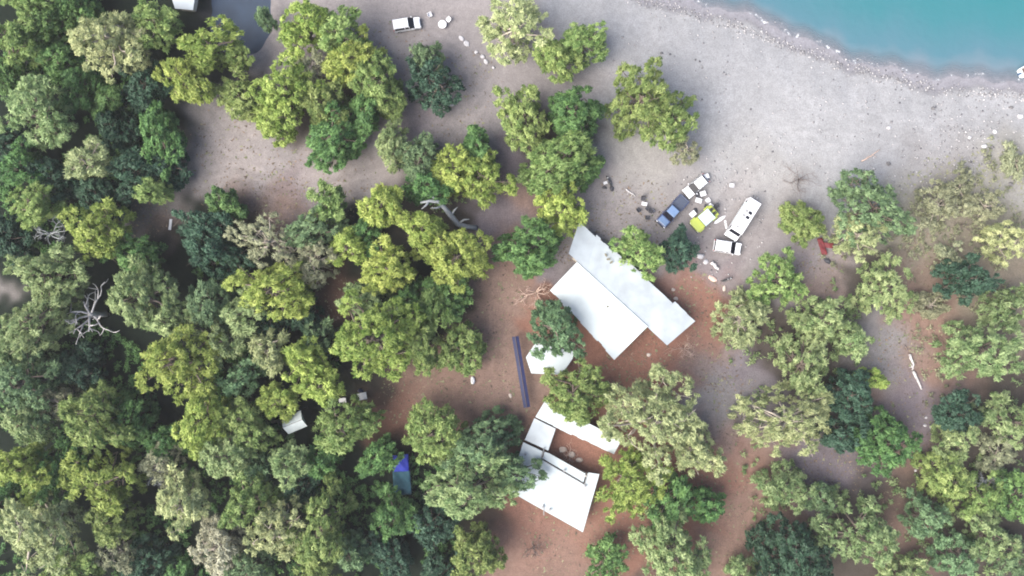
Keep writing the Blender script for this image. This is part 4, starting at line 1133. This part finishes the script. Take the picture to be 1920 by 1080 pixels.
vehicle('pickup_truck', 1259, 397, (-47, 51), 5.6, 1.95, BLUEP, 'pickup', 'dark blue pickup truck with open bed on the grey parking place')
vehicle('white_hatchback', 1303, 350, (-36, 30), 4.1, 1.8, WHITEP, 'hatch', 'small white car just behind the bed of the blue pickup')
vehicle('open_jeep', 1318, 411, (-31, 27), 4.3, 2.35, YELP, 'jeep', 'yellow open jeep with pale canvas top between pickup and camper van')
vehicle('camper_van', 1387, 413, (-42, 67), 6.7, 2.1, WHITEP, 'camper', 'long white camper van with dark roof hatches on the parking place')
vehicle('white_wagon', 1361, 464, (50, 8), 4.25, 1.9, WHITEP, 'wagon', 'white boxy car with dark windscreen below the camper van')
vehicle('white_wagon', 764, 49, (48, -8), 4.2, 1.75, WHITEP, 'wagon', 'white van parked alone on the grey gravel near the top edge')

# ------------------------------------------------------------------ small things
WPLAS = mat('white_plastic', (.50, .50, .53), .5, .03, 5); DCLOTH = mat('dark_camp_fabric', (.035, .035, .045), .8, .2, 6); TEALC = mat('dark_teal_fabric', (.03, .09, .10), .8, .2, 6)
STONEW = mat('white_stone', (.38, .37, .39), .9, .15, 3, bump=.4, bscale=8); STONEB = mat('buff_stone', (.36, .31, .28), .9, .2, 3, bump=.4, bscale=8); STONED = mat('dark_stone', (.10, .095, .10), .9, .2, 3, bump=.4, bscale=8)
REDC = mat('dark_red_cloth', (.11, .010, .015), .75, .3, 3)


def gz(p): return float(ground_z(np.array([p.x]), np.array([p.y]))[0])


def place(name, px, py, rz=0.0):
    p = P(px, py); p.z = gz(p); return empty(name, p, rz)


def table(px, py, w, l, label, rz=0., m=WPLAS, h=.72, rnd=False):
    t = place('camp_table', px, py, rz); q = MB()
    if rnd: q.tube([(0, 0, h - .04), (0, 0, h)], w / 2, 18)
    else: q.box(-l / 2, l / 2, -w / 2, w / 2, h - .04, h)
    q.build('table_top', m, t, bevel=.01)
    k = .34 if rnd else .44
    for x in (-1, 1):
        for y in (-1, 1): MB().tube([(x * l * k, y * w * k, 0), (x * l * k * .9, y * w * k * .9, h - .03)], .02, 5).build('leg', STEELG, t)
    tag(t, label, 'table', 'camp tables')


def chair(px, py, rz, label, m=DCLOTH):
    t = place('folding_chair', px, py, rz)
    MB().box(-.28, .28, -.28, .28, .40, .45).build('seat', m, t, bevel=.02)
    MB().add([(-.30, -.28, .43), (-.30, .28, .43), (-.42, .28, .92), (-.42, -.28, .92), (-.26, -.28, .43), (-.26, .28, .43), (-.38, .28, .94), (-.38, -.28, .94)],
             [(0, 1, 2, 3), (7, 6, 5, 4), (0, 3, 7, 4), (1, 5, 6, 2), (3, 2, 6, 7), (0, 4, 5, 1)]).build('backrest', m, t)
    for s_ in (-1, 1):
        MB().box(-.30, .26, s_ * .32 - .04, s_ * .32 + .04, .62, .66).build('armrest', m, t)
        for x in (-.28, .26): MB().tube([(x, s_ * .31, 0), (x * .8, s_ * .31, .63)], .018, 5).build('leg', STEELG, t)
    tag(t, label, 'chair', 'camp chairs')


def cooler(px, py, rz, s_, label, m=WPLAS):
    t = place('cool_box', px, py, rz)
    MB().box(-.42 * s_, .42 * s_, -.30 * s_, .30 * s_, 0, .40 * s_, -.02, -.02).build('box', m, t, bevel=.03)
    MB().box(-.46 * s_, .46 * s_, -.34 * s_, .34 * s_, .402 * s_, .50 * s_, .03, .03).build('lid', WPLAS, t, bevel=.03)
    MB().tube([(-.2 * s_, -.35 * s_, .44 * s_), (-.2 * s_, -.42 * s_, .45 * s_), (.2 * s_, -.42 * s_, .45 * s_), (.2 * s_, -.35 * s_, .44 * s_)], .015, 5).build('handle', BLACKP, t)
    tag(t, label, 'cool box')


def stone(px, py, rx, ry, rz_, seed, label, m=STONEW, group='white stones lining the gravel lane', rot=0.):
    p = P(px, py); p.z = gz(p) - .03
    o = link('boulder', blob(rx, ry, rz_, seed), m, loc=p, rot=(0, 0, rot))
    tag(o, label, 'stone', group)


def bag(px, py, s_, label, m, seed, name='duffel_bag'):
    t = place(name, px, py, seed)
    q = blob(.42 * s_, .26 * s_, .26 * s_, seed, 3, .15); link('body', q, m, t, smooth=True)
    MB().tube([(-.2 * s_, 0, .30 * s_), (0, 0, .46 * s_), (.2 * s_, 0, .30 * s_)], .02, 5).build('handle', BLACKP, t)
    tag(t, label, 'bag')


def motorbike(px, py, rz, label):
    t = place('motorcycle', px, py, rz)
    for x in (-.62, .66):
        q = MB(); q.tube([(x, -.06, .31), (x, -.04, .31), (x, .04, .31), (x, .06, .31)], [.26, .31, .31, .26], 14); w = q.build('wheel', TYRE, t)
        MB().tube([(x, -.065, .31), (x, .065, .31)], .15, 10).build('rim', RIM, w)
    MB().side([(-.75, .62), (-.70, .80), (-.1, .78), (.05, .70), (-.05, .55)], -.13, .13).build('seat', BLACKP, t, bevel=.03)
    MB().side([(-.05, .62), (.0, .88), (.3, .95), (.42, .80), (.3, .6)], -.15, .15, .03, .8).build('tank', mat('black_paint', (.02, .02, .03), .3, coat=.5), t, bevel=.05)
    MB().box(-.25, .3, -.14, .14, .28, .58).build('engine', STEELG, t, bevel=.03)
    MB().tube([(.66, .09, .31), (.48, .09, .95)], .025, 6).tube([(.66, -.09, .31), (.48, -.09, .95)], .025, 6).build('fork', RIM, t)
    MB().tube([(.34, -.38, 1.02), (.46, -.2, 1.0), (.48, 0, .98), (.46, .2, 1.0), (.34, .38, 1.02)], .018, 6).build('handlebar', BLACKP, t)
    MB().box(.52, .62, -.09, .09, .78, .94).build('headlight', LAMPW, t, bevel=.02)
    MB().tube([(.1, -.2, .32), (-.75, -.2, .38)], .045, 7).build('exhaust', RIM, t)
    tag(t, label, 'motorcycle')


def log(pts, rad, label, m, name='driftwood_log', seed=0, group=None, stubs=3):
    p = [P(a_, b_) for a_, b_ in pts]; base = p[0].copy(); base.z = gz(base)
    t = empty(name, base); rg = random.Random(seed)
    q = [v - p[0] + Vector((0, 0, rad)) for v in p]
    pts2 = []
    for i in range(len(q) - 1):
        pts2 += [q[i].lerp(q[i + 1], k / 3) + Vector((rg.uniform(-.07, .07), rg.uniform(-.07, .07), rg.uniform(0, .05))) for k in range(3)]
    pts2.append(q[-1]); n = len(pts2)
    MB().tube(pts2, [rad * (1 - .6 * i / n) * rg.uniform(.85, 1.15) for i in range(n)], 8).build('trunk', m, t, smooth=True)
    for k in range(stubs):
        a_ = pts2[rg.randint(1, n - 2)]; e = a_ + Vector((rg.uniform(-.8, .8), rg.uniform(-.8, .8), rg.uniform(.05, .4)))
        MB().tube([a_, a_.lerp(e, .5) + Vector((0, 0, .05)), e], [rad * .45, rad * .3, rad * .15], 6).build('branch_stub', m, t)
    tag(t, label, 'log', group)


# camp gear among the parked vehicles
cooler(1322, 332, .4, 1.15, 'white cool box at the tail of the small white car')
table(1316, 364, .75, .9, 'small white table beside the small white car', .3)
table(1308, 377, .7, 1.0, 'white table between small white car and yellow jeep', -.3)
chair(1325, 376, 2.2, 'white folding chair behind the yellow jeep', WPLAS)
chair(1323, 387, 1.2, 'black folding chair nearest to the yellow jeep', DCLOTH)
chair(1306, 366, .2, 'black folding chair beside the small white car', DCLOTH)
chair(1341, 387, -2.4, 'dark folding chair facing the camper van', DCLOTH)
bag(1338, 399, 1.7, 'dark teal bag at the rear of the yellow jeep', TEALC, 3)
table(1332, 402, .9, 1.5, 'pale camp table at the rear of the yellow jeep', .7, CANVAS)
cooler(1330, 388, .9, 1.1, 'white cool box on the far side of the yellow jeep')
table(1297, 402, .8, 1.0, 'white table at the bonnet side of the yellow jeep', .7)
bag(1302, 397, 1.5, 'black bag between pickup and yellow jeep', DCLOTH, 17)
t = place('surfboard', 1349, 412, math.atan2(8, 12)); q = MB()
q.prism([(-1.15, 0), (-.8, -.22), (0, -.30), (.7, -.22), (1.15, 0), (.7, .22), (0, .30), (-.8, .22)], .05, .13); q.build('deck', WPLAS, t, bevel=.03)
MB().prism([(-1.0, -.01), (-.75, -.01), (-.8, .01), (-1.0, .01)], -.0, .05).build('fin', BLACKP, t)
tag(t, 'white surfboard lying between yellow jeep and camper van', 'surfboard')
t = place('long_case', 1361, 424, math.atan2(10, -2)); MB().box(-.9, .9, -.16, .16, 0, .12).build('case', WPLAS, t, bevel=.03)
MB().box(-.5, -.42, -.18, .18, .0, .14).box(.42, .5, -.18, .18, .0, .14).build('strap', BLACKP, t); tag(t, 'long white case lying beside the camper van', 'case')
chair(1370, 348, 1.5, 'white plastic chair alone on the sand near the vehicles', WPLAS)
# the camp beside the blue pickup
table(1207, 383, .55, .85, 'small white table in the circle of dark camp chairs', -.2)
for x_, y_, a_, lb_ in ((1205, 373, -1.6, 'dark camp chair on the seaward side of the small white table'), (1213, 391, 2.4, 'dark camp chair between small white table and blue pickup'),
                        (1197, 394, .6, 'dark camp chair farthest from the blue pickup'), (1219, 396, 2.8, 'dark camp chair closest to the blue pickup'), (1213, 408, 1.5, 'dark camp chair lowest of the circle near the blue pickup')):
    chair(x_, y_, a_, lb_)
cooler(1223, 396, 1.0, .7, 'small white cool box next to the blue pickup')
motorbike(1141, 341, 2.0, 'black motorcycle parked beside the big layered pine')
cooler(1135, 343, .3, .7, 'white cool box beside the motorcycle under the big pine')
bag(1147, 354, 1.2, 'dark bag lying beside the motorcycle under the big pine', DCLOTH, 5); bag(1134, 352, 1.0, 'small dark bag beside the white cool box under the big pine', DCLOTH, 6)
log([(1173, 355), (1181, 361), (1189, 366)], .14, 'pale driftwood log lying between motorcycle and camp chairs', DEADW, seed=2)
motorbike(1361, 524, .3, 'black motorcycle at the corner of the red earth yard')
stone(1313, 480, .62, .5, .4, 21, 'round white stone at the foot of the dark round tree', group=None); stone(1323, 491, .45, .4, .3, 22, 'smallest white stone between dark round tree and white boxy car', group=None)
log([(1333, 491), (1340, 499), (1346, 506)], .34, 'thick white log lying below the white boxy car', DEADW, name='bleached_log', seed=4, stubs=1)
stone(1335, 522, .9, .42, .2, 24, 'flat pinkish stone slab at the edge of the red earth', mat('pink_stone', (.40, .28, .25), .9, .15, 3), None, -.5)
stone(1358, 541, .3, .55, .2, 25, 'pale upright stone below the corner motorcycle', STONEB, None)
# near the lone van at the top
table(830, 48, 1.3, 1.3, 'round white table on the gravel beyond the parked van', 0, WPLAS, .72, True)
chair(841, 39, -2.3, 'white chair at the round table near the top edge', WPLAS); chair(807, 29, 0.4, 'white chair alone at the top edge beyond the parked van', WPLAS)
for i, (x_, y_, a_, b_, lb_) in enumerate(((865, 72, .50, .34, 'first white stone of the lane row, closest to the round table'), (875, 82, .55, .42, 'second white stone of the lane row, the biggest'), (893, 98, .40, .34, 'third white stone of the lane row, standing apart'),
                                      (905, 107, .46, .34, 'fourth white stone of the lane row'), (911, 116, .50, .36, 'fifth white stone of the lane row, touching the olive pine'), (925, 127, .28, .22, 'last and smallest white stone of the lane row'))):
    stone(x_, y_, a_, b_, .3, 30 + i, lb_, rot=-.8)
t = place('stone_bench', 840, 199, math.atan2(7, 22)); MB().box(-1.0, 1.0, -.32, .32, .30, .42).build('seat', STONEW, t, bevel=.03)
for x in (-.75, .75): MB().box(x - .12, x + .12, -.26, .26, 0, .30).build('support', STONEW, t)
tag(t, 'white stone bench at the foot of the lone dark evergreen', 'bench')
stone(980, 166, .35, .3, .25, 41, 'white stone on the gravel below the olive yellow pine', group=None); stone(1073, 172, .42, .34, .3, 42, 'white stone on the gravel above the deep green evergreen', group=None)
stone(1085, 175, .25, .2, .2, 43, 'small dark stone next to the white one on the gravel', STONED, None)
# beach
for i, (x_, y_, s_, m_, lb_) in enumerate(((1667, 240, .38, STONEW, 'white stone alone in the middle of the open beach'), (1817, 258, .34, STONEW, 'white stone on the grey shingle patch'), (1845, 274, .5, STONEW, 'larger white stone on the rim of the dry grass'),
        (1865, 247, .42, STONEW, 'white stone between grey shingle and photo edge'), (1915, 217, .5, STONEW, 'white stone on the photo edge near the sea'), (1665, 307, .42, STONED, 'dark stone on the sand above the large grey green tree'),
        (1900, 200, .34, STONED, 'small dark stone on the sand near the moored boat'), (1895, 345, .42, STONED, 'dark stone in the dry grass at the photo edge'), (1240, 100, .3, STONED, 'small dark stone on the beach above the lone pine'),
        (1752, 202, .36, STONED, 'grey stone at the pointed bay of wet sand'), (1860, 276, .36, STONED, 'dark stone beside the larger white one in the dry grass'))):
    stone(x_, y_, s_, s_ * .8, s_ * .7, 60 + i, lb_, m_, 'stones scattered on the beach')
log([(1615, 302), (1635, 290), (1650, 280)], .09, 'thin pinkish driftwood branch on the open sand', DEADP, seed=9)
# red earth and lane
bag(886, 713, 1.5, 'white sack lying on the brown lane', WPLAS, 8, 'white_sack'); stone(871, 698, .45, .35, .2, 80, 'pale stone at the foot of the small lane pine', STONEB, None); stone(957, 742, .3, .4, .15, 81, 'small pinkish stone beside the navy canopy', STONEB, None)
stone(1216, 665, .4, .34, .2, 82, 'pale stone on the red earth below the long roof', STONEB, None); stone(1262, 543, .34, .3, .2, 83, 'pale stone on the red earth above the long roof', STONEB, None); stone(1267, 560, .4, .3, .2, 84, 'pale stone touching the eaves of the long roof', STONEB, None)
t = place('white_plank', 320, 421, R_(83)); MB().box(-.85, .85, -.2, .2, .02, .08).build('board', WPLAS, t, bevel=.01); MB().box(-.6, -.5, -.21, .21, .08, .12).box(.5, .6, -.21, .21, .08, .12).build('batten', WPLAS, t); tag(t, 'white plank lying on the bare earth patch in the wood', 'plank')
table(680, 742, 1.1, 1.5, 'white table on the edge of the red earth in the wood', .2); bag(676, 733, 1.4, 'navy bag behind the white table in the wood', NAVY, 12)
table(644, 750, .8, 1.1, 'smaller white table half hidden under the pines', .1); bag(643, 737, 1.5, 'navy bag behind the smaller white table under the pines', NAVY, 13)
# courtyard rubble
for i, (x_, y_, a_, b_, m_, lb_) in enumerate(((1055, 843, .7, .5, STONEB, 'pale rubble block in the courtyard nearest the terrace'), (1072, 852, .55, .5, STONEB, 'pale rubble block in the middle of the courtyard'), (1086, 862, .6, .4, STONEB, 'pale rubble block at the open end of the courtyard'))):
    stone(x_, y_, a_, b_, .3, 90 + i, lb_, m_, 'rubble in the courtyard')
# scrub
t = place('red_tarp', 1541, 463, 0)
thick(cloth(.85, 2.8, .5, 21, .10).build('cloth', REDC, t, smooth=True, rot=(0, 0, R_(18)), loc=(-.1, 0, 0)))
thick(cloth(2.1, .8, .55, 22, .10).build('cloth_fold', REDC, t, smooth=True, rot=(0, 0, R_(-6)), loc=(.55, .25, .02)))
for x, y in ((-.7, 1.1), (.3, -1.1), (1.3, .3)): MB().tube([(x, y, 0), (x, y, .45)], .03, 5).build('peg', WOODD, t)
tag(t, 'dark red tarp propped up in an L shape under the yellowish tree', 'tarp')
bag(1551, 489, 1.5, 'dark bag lying below the red tarp', DCLOTH, 15)
log([(1705, 664), (1712, 684), (1709, 694)], .22, 'upper piece of the broken white driftwood trunk', DEADW, seed=12, group='pieces of the broken trunk', stubs=2)
log([(1711, 696), (1719, 710), (1727, 730)], .24, 'lower thicker piece of the broken white driftwood trunk', DEADW, seed=13, group='pieces of the broken trunk', stubs=1)
log([(1697, 648), (1702, 660)], .09, 'dark thin branch at the upper end of the broken driftwood', DEADD, seed=14, stubs=2)
for i, (x_, y_, s_, lb_) in enumerate(((1756, 773, .30, 'topmost white rubble stone on the purplish ground'), (1734, 797, .34, 'white rubble stone nearest the large deep green tree'), (1745, 801, .30, 'lowest white rubble stone on the purplish ground'), (1736, 783, .24, 'middle white rubble stone on the purplish ground'),
        (1711, 858, .26, 'white stone on the brown strip beside the large deep green tree'), (1716, 882, .28, 'white stone lower on the brown strip in the scrub'))):
    stone(x_, y_, s_, s_ * .8, s_ * .6, 100 + i, lb_, STONEW, 'white rubble in the scrub')
# the grey fallen tree
t = place('fallen_dead_tree', 893, 427); o0 = P(893, 427)
def RL(px, py, z): return P(px, py, z) - Vector((o0.x, o0.y, 0))
MB().tube([RL(893, 427, .3), RL(875, 425, .9), RL(858, 420, 1.8), RL(846, 405, 3.2), RL(834, 390, 4.6), RL(822, 378, 5.6), RL(805, 377, 6.2), RL(788, 380, 6.4)], [.42, .40, .42, .45, .36, .32, .25, .12], 8).build('trunk', DEADG, t, smooth=True)
for pts_ in ([RL(846, 405, 3.2), RL(852, 394, 3.9), RL(858, 388, 4.1)], [RL(822, 378, 5.6), RL(810, 368, 6.2), RL(797, 364, 6.4)], [RL(858, 420, 1.8), RL(870, 412, 2.2), RL(880, 411, 2.4)], [RL(805, 377, 6.2), RL(798, 386, 6.4), RL(790, 392, 6.5)], [RL(830, 386, 4.8), RL(818, 390, 5.4), RL(808, 390, 5.8)]):
    MB().tube(pts_, [.22, .15, .05], 6).build('branch', DEADG, t, smooth=True)
tag(t, 'grey twisted dead trunk fallen between two yellow pines', 'tree')
# boat at the edge of the picture
HULL = mat('white_boat_hull', (.62, .66, .70), .4, .05, 2); DECKB = mat('dark_blue_hull_stripe', (.03, .06, .12), .5)
p = P(1931, 130, SEA_Z); t = empty('small_boat', p, R_(24)); q = MB(); sec = []
for x, w, z in ((-2.0, .75, .50), (-.8, .85, .50), (.6, .75, .55), (1.5, .42, .62), (2.1, .04, .72)):
    sec.append([(x, -w, z), (x, -w * .75, .02), (x, 0, -.18), (x, w * .75, .02), (x, w, z), (x, w * .85, z), (x, w * .6, .15), (x, -w * .6, .15), (x, -w * .85, z)])
v = [c_ for s_ in sec for c_ in s_]; n_ = 9
f_ = [(i * n_ + k, i * n_ + (k + 1) % n_, (i + 1) * n_ + (k + 1) % n_, (i + 1) * n_ + k) for i in range(4) for k in range(n_)] + [tuple(range(n_))[::-1]]
q.add(v, f_).build('hull', HULL, t)
MB().box(-.2, .15, -.62, .62, .36, .42).box(-1.4, -1.05, -.66, .66, .36, .42).build('thwart', WOODD, t)
MB().box(-2.25, -1.98, -.16, .16, .1, .85).build('outboard_motor', DECKB, t, bevel=.04)
MB().tube([(-2.0, -.78, .5), (-.8, -.88, .5), (.6, -.78, .55), (1.5, -.45, .62), (2.12, 0, .73)], .035, 5).tube([(-2.0, .78, .5), (-.8, .88, .5), (.6, .78, .55), (1.5, .45, .62), (2.12, 0, .73)], .035, 5).build('rubbing_strake', DECKB, t)
tag(t, 'small white boat afloat at the edge of the picture', 'boat')

# ------------------------------------------------------------------ thin even haze added to stand in for lens glare
hb = MB().box(-420, 420, -420, 420, -14, CAM_H + 6).build('haze', None)
hm = bpy.data.materials.new('lens_glare_haze'); hm.use_nodes = True
hn = hm.node_tree.nodes; hn.remove(hn['Principled BSDF'])
pv = hn.new('ShaderNodeVolumePrincipled'); pv.inputs['Color'].default_value = (.93, .95, 1, 1); pv.inputs['Density'].default_value = .00013
hm.node_tree.links.new(pv.outputs[0], hn['Material Output'].inputs['Volume'])
hb.data.materials.append(hm); tag(hb, kind='stuff')
